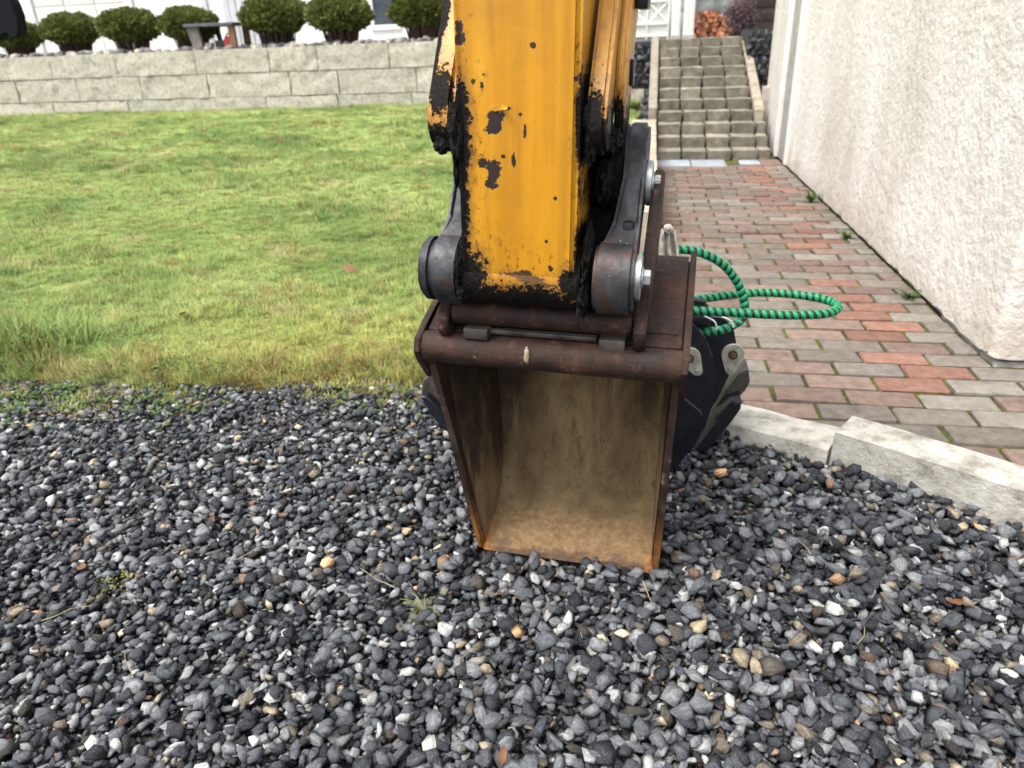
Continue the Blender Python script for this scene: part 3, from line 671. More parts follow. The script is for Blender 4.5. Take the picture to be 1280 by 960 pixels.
# ================================================================== THINGS
def rough_block(lo, hi, seed, amp, nx=7, ny=4, nzv=4, inset=1.0, lat=1.0):
    """block with uneven faces: subdivided box, pushed by noise"""
    bm = bmesh.new(); lo = Vector(lo); hi = Vector(hi); d = hi-lo
    idx = {}
    def V(i, j, k):
        if (i, j, k) not in idx:
            p = Vector((lo.x+d.x*i/nx, lo.y+d.y*j/ny, lo.z+d.z*k/nzv)); q = p*9+Vector((seed*7.7, seed*3.3, seed))
            e = sum([i in (0, nx), j in (0, ny), k in (0, nzv)])
            cen = (lo+hi)/2; off = Vector((mnoise.noise(q), mnoise.noise(q+Vector((31, 0, 0))), mnoise.noise(q+Vector((0, 47, 0)))))*amp; off.x *= lat; off.z *= lat
            p = p+off
            if e >= 2: p = p + (cen-p).normalized()*amp*inset
            idx[(i, j, k)] = bm.verts.new(p)
        return idx[(i, j, k)]
    for i in range(nx):
        for j in range(ny):
            for k in (0, nzv): bm.faces.new((V(i, j, k), V(i+1, j, k), V(i+1, j+1, k), V(i, j+1, k)))
        for k in range(nzv):
            for j in (0, ny): bm.faces.new((V(i, j, k), V(i+1, j, k), V(i+1, j, k+1), V(i, j, k+1)))
    for j in range(ny):
        for k in range(nzv):
            for i in (0, nx): bm.faces.new((V(i, j, k), V(i, j+1, k), V(i, j+1, k+1), V(i, j, k+1)))
    return mesh(bm, 'block', 50)

# ---- kerb stones
def kerb(a, b, width, top, depth, seed, label, tilt=0.0):
    a = Vector(a); b = Vector(b); d = b-a; L = d.length; ang = math.atan2(d.y, d.x)
    me = rough_block((0, 0, -depth), (L, width, 0), seed, .0045, 22, 5, 4, .7, .5)
    o = obj('kerb_stone', me, MAT['concrete_kerb'], loc=(a.x, a.y, top), rot=(tilt, 0, ang)); tag(o, label, 'kerb', 'concrete kerb stones between gravel and paving'); return o
kerb((.15, 1.890), (.487, 1.727), .155, .032, .16, 3, 'sunken pale concrete kerb stone beside the black grapple', R(-3))
kerb((.490, 1.728), (1.60, .985), .118, .085, .2, 9, 'raised pale concrete kerb stone running out of the right edge')

# ---- right hand stucco house
hb = empty('stucco_house', (WALLX, CORNY, 0))
def wall_grid(name, p0, ux, L, H, nx, nzv, z0, mat, parent, amp=.004, ragged=.012):
    V = []; F = []; ux = Vector(ux); nrm = Vector((ux.y, -ux.x, 0))
    for k in range(nzv+1):
        for i in range(nx+1):
            z = z0 + (H-z0)*(k/nzv)**1.6; s = L*i/nx
            if k == 0: z += ragged*nz(s, 3, 0, 9)+.006*nz(s, 1, 0, 30)
            p = Vector(p0)+ux*s; p.z = z; p += nrm*(amp*nz(s, z, 2, 3)+amp*.4*nz(s, z, 7, 12)); V.append(p)
    for k in range(nzv):
        for i in range(nx): a = k*(nx+1)+i; F.append((a, a+1, a+nx+2, a+nx+1))
    me = npmesh(name, np.array([v[:] for v in V]), F, True); o = obj(name, me, mat, parent); return o
def wall_path(s_):
    r_ = .035; a0 = 4.10-r_; q = r_*math.pi/2
    if s_ < a0: return Vector((0, 4.10-s_, 0)), Vector((-1, 0, 0))
    if s_ < a0+q: t_ = (s_-a0)/r_; return Vector((r_-r_*math.cos(t_), r_-r_*math.sin(t_), 0)), Vector((-math.cos(t_), -math.sin(t_), 0))
    return Vector((r_+s_-a0-q, 0, 0)), Vector((0, -1, 0))
V = []; F = []; ss_ = list(np.linspace(0, 4.06, 130))+list(np.linspace(4.066, 4.12, 9))+list(np.linspace(4.15, 8.0, 90)); nzz = 44
for k in range(nzz+1):
    for s_ in ss_:
        p, nrm = wall_path(s_); z = .020+3.18*(k/nzz)**1.7
        if k == 0: z += .012*nz(s_, 3, 0, 9)+.008*nz(s_, 1, 0, 30)
        crumble = -.012*max(0, nz(s_, z, 4, 14))*math.exp(-abs(s_-4.09)/.05) - .010*max(0, nz(s_, 2, 9, 11))*math.exp(-z/.05)
        p = p+nrm*(.004*nz(s_, z, 2, 3)+.002*nz(s_, z, 7, 12)+crumble); V.append((p.x, p.y, z))
nn = len(ss_)
for k in range(nzz):
    for i_ in range(nn-1): a = k*nn+i_; F.append((a, a+1, a+nn+1, a+nn))
W1 = obj('wall', npmesh('wall', V, F, True), MAT['stucco'], hb)
core = obj('plinth', box_me((.03, .03, -.1), (4.0, 5.5, 3.18)), MAT['grey_board'], hb)
# base crust along the corner
cr = obj('footing', rough_block((.012, .012, -.06), (1.4, .5, .012), 4, .008, 18, 5, 2), MAT['concrete_kerb'], hb)
tb = obj('corner_board', box_me((-.018, 4.10, .02), (.03, 4.16, 3.2), .004), MAT['white_board'], hb)
obj('downpipe', box_me((.0, 4.163, .02), (.029, 4.57, 3.2), .006), MAT['grey_board'], hb)
obj('corner_board', box_me((-.03, 4.573, .02), (.03, 4.65, 3.2), .004), MAT['white_board'], hb)
obj('side_panel', box_me((-.012, 4.653, .02), (.028, 5.55, 3.2), .004), MAT['stucco'], hb)
tag(hb, 'pale stucco house wall along the paved path on the right', 'house')

# weeds at the foot of that wall
def weed(loc, n, L, wid, seed, label, spread=1.0, mat='weed_leaf'):
    r = np.random.default_rng(seed); V = []; F = []
    for k in range(n):
        a = r.uniform(0, 6.283); le = L*r.uniform(.5, 1.2); d = np.array([math.cos(a), math.sin(a), 0.]); s = np.array([-d[1], d[0], 0])*wid*r.uniform(.6, 1.3); p = d*r.uniform(0, .008); ang = r.uniform(.1, .5)*spread; i = len(V)
        for q in range(4):
            wq = (.5, 1, .8, 0.05)[q]; V += [p+s*wq, p-s*wq]; p = p+(d*math.sin(ang)+np.array([0, 0, math.cos(ang)]))*le/3; ang += .35*spread
        for q in range(3): F.append((i+2*q, i+2*q+1, i+2*q+3, i+2*q+2))
    o = obj('weed_tuft', npmesh('weed_tuft', np.array(V), F), MAT[mat], loc=loc); tag(o, label, 'weed'); return o
weed((1.075, 3.08, -.006), 34, .065, .006, 1, 'green leafy weed at the foot of the stucco wall nearest the corner', 1.5)
weed((1.06, 4.10, -.006), 26, .07, .006, 2, 'low weed at the wall foot halfway along the path', 1.5)
weed((1.05, 5.05, -.006), 34, .11, .006, 3, 'taller weed at the wall foot near the stairs', 1.2)
weed((-.395, 1.05, height(-.395, 1.05)-.005), 16, .070, .0007, 4, 'thin dry grass tuft growing through the gravel before the bucket', 2.6, 'moss_leaf')

# ---- retaining wall with rock-faced blocks
rw = empty('retaining_wall', (-.3, 11.5, .1)); tag(rw, 'pale rock faced granite block retaining wall behind the lawn', 'wall')
def wall_block(x0, x1, z0, z1, seed, y=11.5):
    me = rough_block((x0, y-.02, z0), (x1, y+.28, z1), seed, .030, 16, 3, 6, .22, .12)
    o = obj('block', me, MAT['wall_granite']); o.parent = rw; o.matrix_parent_inverse = Matrix.Translation(rw.location).inverted(); return o
sd_ = 0
for ci, (za, zb) in enumerate([(.04, .386), (.392, .738), (.744, 1.085)]):
    x = -14.2 + [0, .55, .2][ci]
    while x < -1.3:
        L = rnd.choice([1.15, 1.2, 1.25, .8, 1.4]); x1 = min(x+L, -1.3); sd_ += 1
        if x1-x > .2: wall_block(x+.001, x1-.001, za-.001, zb+rnd.gauss(0, .002), sd_)
        x = x1
for (a, b, za, zb) in [(-1.29, -.72, .04, .386), (-.71, -.10, .04, .47), (-1.29, -.75, .392, .738)]: sd_ += 1; wall_block(a, b, za, zb, sd_)
bk = obj('backfill', box_me((-14, 11.66, 0), (-.45, 11.76, 1.02)), MAT['dark_wood']); bk.parent = rw; bk.matrix_parent_inverse = Matrix.Translation(rw.location).inverted()

# pebbles on the terrace behind the wall
peb = []
for i in range(6):
    bm = bmesh.new(); bmesh.ops.create_icosphere(bm, subdivisions=2, radius=1)
    for v in bm.verts: n = v.co.normalized(); v.co = n*(1+.22*mnoise.noise(n*1.3+Vector((i*9, 0, 0)))); v.co.z *= .62; v.co.y *= .8
    me = mesh(bm, 'stone', 179); me.materials.append(MAT['river_stone']); peb.append(me)
pale = []
for me0 in peb[:3]:
    me = me0.copy(); me.materials.clear(); me.materials.append(MAT['wall_granite']); pale.append(me)
x = -13.4
while x < -1.3:
    for rowk in range(2):
        s = rnd.uniform(.03, .085); me = rnd.choice(peb) if rnd.random() < .8 else rnd.choice(pale)
        o = obj('stone', me, None, terr, (x+rnd.uniform(-.05, .05), 11.62+.17*rowk+rnd.uniform(-.05, .05)+.1, 1.075+s*.3+rowk*.01), (rnd.gauss(0, .2), rnd.gauss(0, .2), rnd.uniform(0, 6)))
        o.scale = (s*rnd.uniform(.9, 1.4), s, s)
    x += rnd.uniform(.075, .14)

# ---- clipped shrubs on the terrace
def shrub_meshes(seed, wx, hz, n=7500):
    r = np.random.default_rng(seed); V = []; F = []
    off = Vector((seed*3.7, seed*1.3, 0))
    for k in range(n):
        d = r.normal(size=3); d /= np.linalg.norm(d)
        if d[2] < -.85: continue
        lump = 1 + .16*mnoise.noise(Vector(d)*2.3+off) + .10*mnoise.noise(Vector(d)*5.5+off)
        q = (1 - abs(r.normal())*.10)*lump
        p = np.array([d[0]*wx, d[1]*wx*.85, (d[2]*.58 if d[2] > 0 else d[2]*.58)*hz + .12*hz])*q
        t = d + r.normal(size=3)*.45 + np.array([0, 0, .5]); t /= np.linalg.norm(t); s = np.cross(t, r.normal(size=3)); s /= np.linalg.norm(s)
        L = .065*r.uniform(.6, 1.2); wv = .018*r.uniform(.7, 1.3); i = len(V)
        V += [p-s*wv, p+s*wv, p+t*L*.6+s*wv*.9, p+t*L, p+t*L*.6-s*wv*.9]; F += [(i, i+1, i+2), (i, i+2, i+4), (i+4, i+2, i+3)]
    crown = npmesh('crown', np.array(V), F)
    bm = bmesh.new(); rr = random.Random(seed)
    for k in range(190):
        a = rr.uniform(0, 6.283); q = math.sqrt(rr.uniform(.0, 1))*.27*wx/.5; b0 = Vector((q*math.cos(a), q*.8*math.sin(a), -hz*1.05)); b1 = Vector((b0.x*rr.uniform(1.2, 1.6)+rr.gauss(0, .03), b0.y*1.5, rr.uniform(-.1, .2)*hz))
        cyl(bm, b0, b1, .012, 4, .007)
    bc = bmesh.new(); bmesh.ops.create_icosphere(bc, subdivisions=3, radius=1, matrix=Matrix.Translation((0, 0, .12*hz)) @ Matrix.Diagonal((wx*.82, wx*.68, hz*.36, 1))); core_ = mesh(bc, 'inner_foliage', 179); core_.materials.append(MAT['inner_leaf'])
    stems = mesh(bm, 'stems', 40); stems.materials.append(MAT['stem'])
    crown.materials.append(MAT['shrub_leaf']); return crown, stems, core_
SM = [shrub_meshes(41+i, .53, .40) for i in range(3)]
SH = [(-10.75, 'leftmost clipped shrub on the terrace, half hidden behind the dark hanging grab', .36, .9),
      (-9.67, 'clipped shrub before the garage door, second from the left', .44, 1.0), (-8.57, 'clipped shrub on the terrace, third from the left', .46, 1.04),
      (-7.48, 'clipped shrub on the terrace just left of the small table', .46, 1.0), (-5.97, 'clipped shrub on the terrace just right of the small table', .50, 1.16),
      (-4.87, 'clipped shrub on the terrace, second nearest to the yellow arm', .48, 1.1), (-3.52, 'clipped shrub on the terrace touching the yellow arm in view', .50, 1.1)]
for i, (x, lab, dz, s) in enumerate(SH):
    e = empty('clipped_shrub', (x, 12.15, 1.03)); tag(e, lab, 'shrub', 'clipped shrubs on the terrace')
    cm, sm, km = SM[i % 3]
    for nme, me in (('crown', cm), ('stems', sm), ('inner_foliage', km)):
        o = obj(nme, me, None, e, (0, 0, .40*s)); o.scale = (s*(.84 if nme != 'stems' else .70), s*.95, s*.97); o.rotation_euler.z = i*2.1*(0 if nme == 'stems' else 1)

# ---- small table and what stands under it
tx = at(270, 30, 1, 11.95).x
t = empty('garden_table', (tx, 11.98, 1.05)); tag(t, 'small slate topped garden table with wooden legs between two shrubs', 'table')
obj('table_top', box_me((-.42, -.30, .37), (.42, .30, .415), .006), MAT['slate_top'], t)
for (lx, ly, mt, wv) in [(-.27, -.22, 'grey_wood', .10), (.36, -.22, 'brown_wood', .05), (-.10, .2, 'dark_wood', .04), (.36, .22, 'brown_wood', .05)]:
    bm = bmesh.new(); prism(bm, [(lx-wv-.04*(lx < 0), .37), (lx+wv-.04*(lx < 0), .37), (lx+wv, 0), (lx-wv+.04*(lx < 0), 0)], 1, ly-.03, ly+.03, .004); obj('leg', mesh(bm, 'leg', 35), MAT[mt], t)
can = empty('petrol_can', (tx+.22, 11.88, 1.075)); tag(can, 'red plastic can under the small garden table', 'can')
bm = bmesh.new(); prism(bm, [(-.08, 0), (.08, 0), (.08, .15), (.05, .2), (-.05, .2), (-.08, .15)], 1, -.05, .05, .012); obj('body', mesh(bm, 'body', 35), MAT['red_plastic'], can)
obj('handle', tube_me([(-.05, 0, .19), (-.03, 0, .235), (.03, 0, .235), (.05, 0, .19)], .012, 8), MAT['red_plastic'], can)
bx = obj('storage_box', box_me((tx-.02, 11.85, 1.06), (tx+.16, 12.05, 1.22), .01), MAT['black_paint']); tag(bx, 'small black box standing under the garden table', 'box')
bmq = bmesh.new(); prism(bmq, [(-.05, 0), (.05, 0), (.062, .13), (-.062, .13)], 1, -.05, .05, .006)
o = obj('flower_pot', mesh(bmq, 'flower_pot', 35), MAT['wall_granite'], loc=(tx-.13, 11.86, 1.06)); tag(o, 'pale grey pot standing under the garden table', 'pot')

# ---- white house behind the shrubs
HY = 17.0
wh = empty('white_house', (-10, HY, tz)); tag(wh, 'white clapboard house with garage door behind the shrubs', 'house')
def hpart(name, x0, x1, z0, z1, mat, dy=0.0, th=.05, bev=.004):
    return obj(name, box_me((x0+10, -dy-th, z0-tz), (x1+10, -dy, z1-tz), bev), MAT[mat], wh)
obj('wall', box_me((-7.5, 0, 0), (7.4, 7, 3.6)), MAT['white_house'], wh)
for k in range(16):
    for (a, b) in [(-17.3, -14.62), (-11.72, -10.95), (-7.95, -6.2), (-5.2, -2.75)]:
        hpart('clapboard', a, b, tz+.1+k*.145, tz+.235+k*.145, 'white_house', .003, .018, .002)
for k in range(4):
    for q in range(3):
        hpart('door_panel', -14.30+q*.80, -13.53+q*.80, tz+.05+k*.55, tz+.58+k*.55, 'off_white', .004, .03, .008)
hpart('corner_post', -14.60, -14.34, tz, tz+2.5, 'white_house', .003, .10)
hpart('corner_post', -11.90, -11.74, tz, tz+2.5, 'white_house', .003, .10)
d = hpart('door', -10.92, -10.02, tz+.05, tz+2.2, 'white_house', .004, .04); hpart('door_trim', -10.0, -9.9, tz, tz+2.3, 'pale_grey', .004, .06)
for k in range(9): hpart('vertical_board', -9.55+k*.17, -9.395+k*.17, tz+.02, tz+2.4, 'pale_grey', .004, .03+.01*(k % 2), .004)
hpart('dark_opening', -8.0, -7.75, tz+.6, tz+2.4, 'dark_glass', .03, .02)
wn = hpart('window', -6.02, -5.52, tz+.45, tz+1.9, 'dark_glass', .004, .012)
for (a, b, c0, d0) in [(-6.12, -6.02, .35, 2.0), (-5.52, -5.42, .35, 2.0), (-6.02, -5.52, .35, .45), (-6.02, -5.52, 1.9, 2.0)]: hpart('window_frame', a, b, tz+c0, tz+d0, 'white_house', .003, .05)
obj('roof', prism_me([(-.6, 3.5), (3.5, 5.4), (7.6, 3.5), (7.6, 3.62), (3.5, 5.55), (-.6, 3.62)], 0, -7.9, 7.8), MAT['grey_wood'], wh)

# ---- stairs
st = empty('stone_stairs', (.5, 6.95, 0)); tag(st, 'mossy grey green stone block stairs at the end of the path', 'stairs')
for k in range(11):
    y = 6.95+.22*k; z0 = .0905*k; xl = .07+.0*k; xr = 1.06 - (.0 if k < 3 else .10 + .0*k)
    n = 5 if k < 3 else 4; cuts = [xl]
    for q in range(n):
        base = (xr-xl)/n if n == 4 else (.225 if q < 4 else xr-xl-.9)
        cuts.append(cuts[-1]+base+(rnd.gauss(0, .008) if q < n-1 else 0))
    cuts[-1] = xr
    for q in range(n):
        sd_ += 1
        me = rough_block((cuts[q]+.006, y+rnd.gauss(0, .004), z0-.06 if k else -.06), (cuts[q+1]-.006, y+.24, z0+.086), sd_, .009, 5, 3, 3, .8)
        for v in me.vertices: v.co.y -= .026*max(0, (v.co.z-z0)/.09)
        o = obj('step_block', me, MAT['stair_stone']); o.parent = st; o.matrix_parent_inverse = Matrix.Translation(st.location).inverted()
core = obj('stair_core', prism_me([(7.03, -.1), (9.4, .90), (9.7, .95), (9.7, -.1)], 0, .09, .95), MAT['dark_wood']); core.parent = st; core.matrix_parent_inverse = Matrix.Translation(st.location).inverted()
# cheek walls
for (x0, x1, ya, yb, zA, zB, lab) in [(-.02, .062, 7.6, 9.5, .40, 1.02, 'narrow pale concrete strip climbing the left side of the stairs'), (.972, 1.06, 7.62, 9.5, .36, .95, 'pale concrete strip climbing the right side of the stairs')]:
    bm = bmesh.new(); prism(bm, [(ya, -.05), (yb, -.05), (yb, zB), (yb-.2, zB), (ya, zA)], 0, x0, x1, .008); o = obj('stair_cheek', mesh(bm, 'stair_cheek', 35), MAT['cheek']); tag(o, lab, 'kerb')
o = obj('stone_post', rough_block((1.065, 7.75, -.05), (1.19, 8.0, .55), 61, .01, 3, 3, 6), MAT['wall_granite']); tag(o, 'short granite post standing right of the stairs', 'post')
lowall = obj('low_wall', rough_block((-.165, 3.3, -.08), (.055, 7.55, .30), 71, .008, 3, 40, 5), MAT['cheek']); tag(lowall, 'low pale concrete wall between lawn and paved path', 'wall')

# dark stacked stone banks
def bank(name, x0, x1, z0, z1, y, lean, n, lab, cap=None):
    e = empty(name, ((x0+x1)/2, y, z0)); tag(e, lab, 'stone wall')
    r = random.Random(int(x0*100)+5); nx = max(3, int((x1-x0)/.075)); nzv = int((z1-z0)/.065)
    for k in range(nzv):
        for i in range(nx):
            s = r.uniform(.036, .052); o = obj('stone', r.choice(dk_peb), None, e, (x0+(i+.5+.4*(k % 2)-.2)*(x1-x0)/nx-(x0+x1)/2+r.gauss(0, .006), lean*k*.065+r.gauss(0, .012), (k+.5)*.065), (r.uniform(0, 6), r.uniform(0, 6), r.uniform(0, 6))); o.scale = (s, s, s)
    obj('backing', prism_me([(.03, -.05), (.03+lean*(z1-z0), z1-z0), (.9+lean*(z1-z0), z1-z0), (.9, -.05)], 0, x0-(x0+x1)/2, x1-(x0+x1)/2), MAT['soil'], e)
dk_peb = []
for i in range(5): me = stone_proto(50+i, 2); me.materials.append(MAT['dark_bank_stone']); dk_peb.append(me)
bank('stone_bank', -.50, -.03, .50, .975, 9.75, .10, 0, 'dark stacked stone bank left of the stairs below the white railing')
bank('stone_bank', .99, 1.30, .46, 1.06, 8.75, .25, 0, 'dark stacked stone bank right of the stairs beside the house')
bank('stone_bank', -.09, .0, .05, .45, 9.0, .9, 0, 'narrow dark stone wedge between granite block and stairs')

# white railing, posts, wood pile at the head of the stairs
up_ = obj('stair_landing', box_me((.06, 9.42, .3), (3.5, 14, .99)), MAT['terrace']); tag(up_, kind='structure')
rl = empty('white_railing', (-.1, 9.9, .99)); tag(rl, 'white wooden railing with crossed panels above the dark stone bank', 'railing')
for z in (.03, .16, .40): obj('rail', box_me((-.75, -.02, z), (.27, .02, z+.035), .004), MAT['white_board'], rl)
for k in range(4):
    x0 = -.72+k*.25
    for sgn in (0, 1):
        bm = bmesh.new(); cyl(bm, (x0, -.004*sgn, .19 if sgn else .40), (x0+.22, -.004*sgn, .40 if sgn else .19), .012, 6); obj('cross', mesh(bm, 'cross'), MAT['white_board'], rl)
    obj('baluster', box_me((x0+.225, -.018, .0), (x0+.245, .018, .9), .003), MAT['white_board'], rl)
obj('backboard', box_me((-.78, .03, -.02), (.27, .05, 1.6), .003), MAT['white_house'], rl)
for (a, b, lab) in [(.20, .30, 'left of two white square posts at the head of the stairs'), (.335, .46, 'right of two white square posts at the head of the stairs')]:
    p = empty('white_post', ((a+b)/2, 9.75, .99)); tag(p, lab, 'post', 'white posts at the stair head'); hw = (b-a)/2
    obj('shaft', box_me((-hw, -.05, .02), (hw, .05, 2.2), .006), MAT['white_board'], p)
    obj('foot', box_me((-hw-.008, -.058, 0), (hw+.008, .058, .04), .003), MAT['grey_board'], p)
    for q in (-.4, .4): obj('groove_strip', box_me((q*hw-.006, -.056, .05), (q*hw+.006, -.051, 2.2)), MAT['white_house'], p)
wp = empty('log_pile', (.66, 10.3, .99)); tag(wp, 'orange split logs piled at the head of the stairs', 'wood pile')
logs = []
for i in range(4):
    bm = bmesh.new(); cyl(bm, (0, -.14, 0), (0, .14, 0), .034, 7)
    for v in bm.verts: v.co += Vector((rnd.gauss(0, .006), rnd.gauss(0, .01), rnd.gauss(0, .006)))
    me = mesh(bm, 'log'); me.materials.append(MAT['orange_log']); logs.append(me)
for k in range(5):
    for i in range(8-k//2):
        o = obj('log', rnd.choice(logs), None, wp, ((i-3.5+.5*(k % 2))*.066, rnd.gauss(0, .02), .034+k*.056), (0, rnd.uniform(0, 6), rnd.gauss(0, .08)))
tp = empty('tarp_cover', (.68, 10.55, .99)); tag(tp, 'grey green tarpaulin draped behind and above the orange logs', 'tarpaulin')
V = []; F = []
for j in range(13):
    for i in range(17):
        x = -.42+.84*i/16; z = .28+1.3*j/12; V.append((x, -.04+.03*math.sin(i*1.3)+.03*nz(x, z, 0, 4)-.15*(j == 0), z-(.03*math.cos((i-8)*.5) if j == 0 else 0)))
for j in range(12):
    for i in range(16): a = j*17+i; F.append((a, a+1, a+18, a+17))
tpo = obj('sheet', npmesh('sheet', V, F, True), MAT['tarp'], tp); sm_ = tpo.modifiers.new('thick', 'SOLIDIFY'); sm_.thickness = .008
obj('pole', cyl_me((-.4, .02, 0), (-.4, .02, 1.6), .015, 8), MAT['dark_wood'], tp); obj('pole', cyl_me((.4, .02, 0), (.4, .02, 1.6), .015, 8), MAT['dark_wood'], tp)
sh = obj('dark_shed', box_me((1.0, 10.9, .99), (3.2, 12.5, 3.2), .02), MAT['dark_wood']); tag(sh, 'dark brown shed behind the purple bush by the house', 'shed')
for k in range(14): obj('board', box_me((1.0, 10.87, 1.0+k*.155), (3.2, 10.898, 1.148+k*.155), .004), MAT['dark_wood'], sh)
he = empty('heather_bush', (.98, 9.75, .98)); tag(he, 'purplish bare bush at the right of the stair head', 'bush')
r = np.random.default_rng(9); V = []; F = []
for k in range(2600):
    d = r.normal(size=3); d /= np.linalg.norm(d); p = d*np.array([.17, .16, .24])*r.uniform(.45, 1.1)+np.array([.03*r.normal(), 0, .22]); p[2] = max(p[2], .01)
    t_ = r.normal(size=3); t_ /= np.linalg.norm(t_); s_ = np.cross(t_, r.normal(size=3)); s_ /= np.linalg.norm(s_); L = .03*r.uniform(.5, 1.3); i = len(V)
    V += [p-s_*.007, p+s_*.007, p+t_*L]; F.append((i, i+1, i+2))
obj('crown', npmesh('crown', np.array(V), F), MAT['heather_leaf'], he)
bm = bmesh.new()
for k in range(16): a = rnd.uniform(0, 6.28); cyl(bm, (0.02*math.cos(a), .02*math.sin(a), 0), (.14*math.cos(a), .12*math.sin(a), rnd.uniform(.2, .42)), .006, 5, .002)
obj('stems', mesh(bm, 'stems'), MAT['stem'], he)

# ---- dark hanging grab at the top left corner
gb = empty('hanging_grab', at(0, 20, 1, 6.0)); tag(gb, 'dark two pronged steel grab hanging into the top left corner', 'grab')
gl = Vector(gb.location)
def q6(px, py): v = at(px, py, 1, 6.0)-gl; return (v.x, v.z)
poly = [q6(*p) for p in [(-34, -14), (-10, -10), (10, -7), (18, -2), (23, 8), (26, 20), (28, 36), (29, 45), (25, 48), (17, 49), (14.5, 42), (13, 34), (9, 44), (4, 50), (-3, 53), (-12, 52), (-22, 49), (-30, 40), (-36, 20)]]
obj('claw', prism_me(poly, 1, -.05, .05, .012, smooth=50), MAT['matte_black'], gb)
obj('hanger', box_me((-.18, -.04, .18), (-.08, .04, 1.6), .01), MAT['matte_black'], gb)
obj('mast', cyl_me((-.9, 0, -1.22), (-.9, 0, 1.7), .05, 14), MAT['matte_black'], gb)
obj('boom', box_me((-.95, -.035, 1.56), (-.05, .035, 1.64), .008), MAT['matte_black'], gb)

# ================================================================== EXCAVATOR
EX = empty('excavator_arm', (-.136, 1.24, 0), (0, R(1.5), R(-3.5))); EX.rotation_mode = 'XYZ'
tag(EX, 'worn yellow excavator arm with rusty brown bucket resting on the gravel', 'excavator')
AX0, AX1 = -.157, .024
CY, CZ = -.098, .657       # lower pin
prof = [(-.15, 2.1), (-.15, .66)] + arc(CY, CZ, .052, 183, 360, 14)[1:-1] + [(-.046, .67), (.03, .80), (.05, .90), (.05, 2.1)]
bm = bmesh.new(); prism(bm, prof, 0, AX0, AX1, .010, 3); obj('stick', mesh(bm, 'stick', 35), MAT['stick_paint'], EX)
obj('end_tube', cyl_me((AX0-.004, CY, CZ), (AX1+.006, CY, CZ), .0535, 40, .003), MAT['stick_paint'], EX)
# small curled paint flake
bm = bmesh.new()
fl = [(-.103, -.1515, .915), (-.088, -.153, .921), (-.078, -.158, .918), (-.079, -.160, .9145), (-.090, -.1525, .913), (-.100, -.1512, .911)]
bm.faces.new([bm.verts.new(p) for p in fl]); rr_ = bmesh.ops.extrude_face_region(bm, geom=bm.faces[:]); 
for e in rr_['geom']:
    if isinstance(e, bmesh.types.BMVert): e.co.y -= .0012
obj('paint_flake', mesh(bm, 'paint_flake'), MAT['link_paint'], EX)
# guide links either side of the stick
def link_prof(zb, wl):
    c0 = -.093; k = .66           # the links lean back from their pivot on the stick
    return arc(c0, zb+wl, wl, 180, 325, 12) + [(c0+wl+.05, .96), (c0+wl+.05+k*.74, 1.7), (c0-wl+.02+k*.80, 1.7), (c0-wl+.012, .93)]
bm = bmesh.new(); prism(bm, link_prof(.846, .048), 0, -.209, -.168, .008, 3); obj('guide_link', mesh(bm, 'guide_link', 35), MAT['link_paint'], EX)
bm = bmesh.new(); prism(bm, link_prof(.846, .048), 0, .031, .0595, .006, 2); obj('guide_link', mesh(bm, 'guide_link', 35), MAT['link_paint'], EX)
obj('link_pin', cyl_me((-.200, -.093, .895), (.060, -.093, .895), .022, 20, .003), MAT['coupler'], EX)
# connecting rod between guide link and coupler
rod = arc(.035, .785, .034, 150, 390, 12) + [(.070, .90), (.085, .98), (.30, 1.34), (.22, 1.37), (-.03, .99), (-.045, .93), (-.03, .85)]
bm = bmesh.new(); prism(bm, rod, 0, .0600, .0745, .004, 2)
obj('connecting_rod', mesh(bm, 'connecting_rod', 35), MAT['link_paint'], EX)
obj('rod_end', cyl_me((-.16, .035, .785), (.078, .035, .785), .042, 28, .004), MAT['grease'], EX)
bm = bmesh.new(); bbox(bm, (.024, -.02, .755), (.078, .10, .875), .012, 2); obj('rod_block', mesh(bm, 'rod_block', 35), MAT['grease'], EX)
bm = bmesh.new(); bbox(bm, (.0750, .03, .935), (.081, .055, .975), .003); bbox(bm, (.0750, .05, 1.045), (.096, .10, 1.10), .006); obj('hose_clip', mesh(bm, 'hose_clip', 35), MAT['black_paint'], EX)

# quick coupler
cp = obj('coupler', prism_me([(-.05, .58), (.10, .62), (.12, .80), (.06, .84), (.0, .76), (-.04, .68)], 0, -.165, .0775, .008), MAT['grease'], EX)
def plate_poly():
    return (arc(CY, CZ, .056, 160, 375, 16) + [(-.035, .69), (.0, .735), (.06, .755), (.085, .79), (.085, .855), (.065, .878), (.01, .880), (-.012, .866), (-.022, .80), (-.06, .735), (-.13, .70)])
def side_plate(x0, x1, boss0, boss1, sgn):
    bm = bmesh.new(); prism(bm, plate_poly(), 0, x0, x1, .006, 3)
    for v in bm.verts:
        t = min(max((v.co.z-.685)/.085, 0), 1); t = t*t*(3-2*t)
        if sgn > 0 and v.co.x < (x0+x1)/2: v.co.x += (boss0-x0)*(1-t)
        if sgn < 0: v.co.x += (-.010 if v.co.x < (x0+x1)/2 else .0)*(1-t)
    p = obj('side_plate', mesh(bm, 'side_plate', 35), MAT['coupler'], cp)
    bm = bmesh.new(); cyl(bm, (boss0, CY, CZ), (boss1, CY, CZ), .058, 44, None, .006); obj('pin_boss', mesh(bm, 'pin_boss', 40), MAT['coupler'], cp)
side_plate(.078, .112, .050, .1125, 1); side_plate(-.204, -.168, -.214, -.166, -1)
bm = bmesh.new(); cyl(bm, (-.236, CY, CZ), (-.215, CY, CZ), .053, 44, None, .006); obj('end_cap', mesh(bm, 'end_cap', 40), MAT['coupler'], cp)
bm = bmesh.new(); cyl(bm, (-.216, CY, CZ), (-.210, CY, CZ), .047, 40); obj('cap_groove', mesh(bm, 'cap_groove', 40), MAT['grease'], cp)
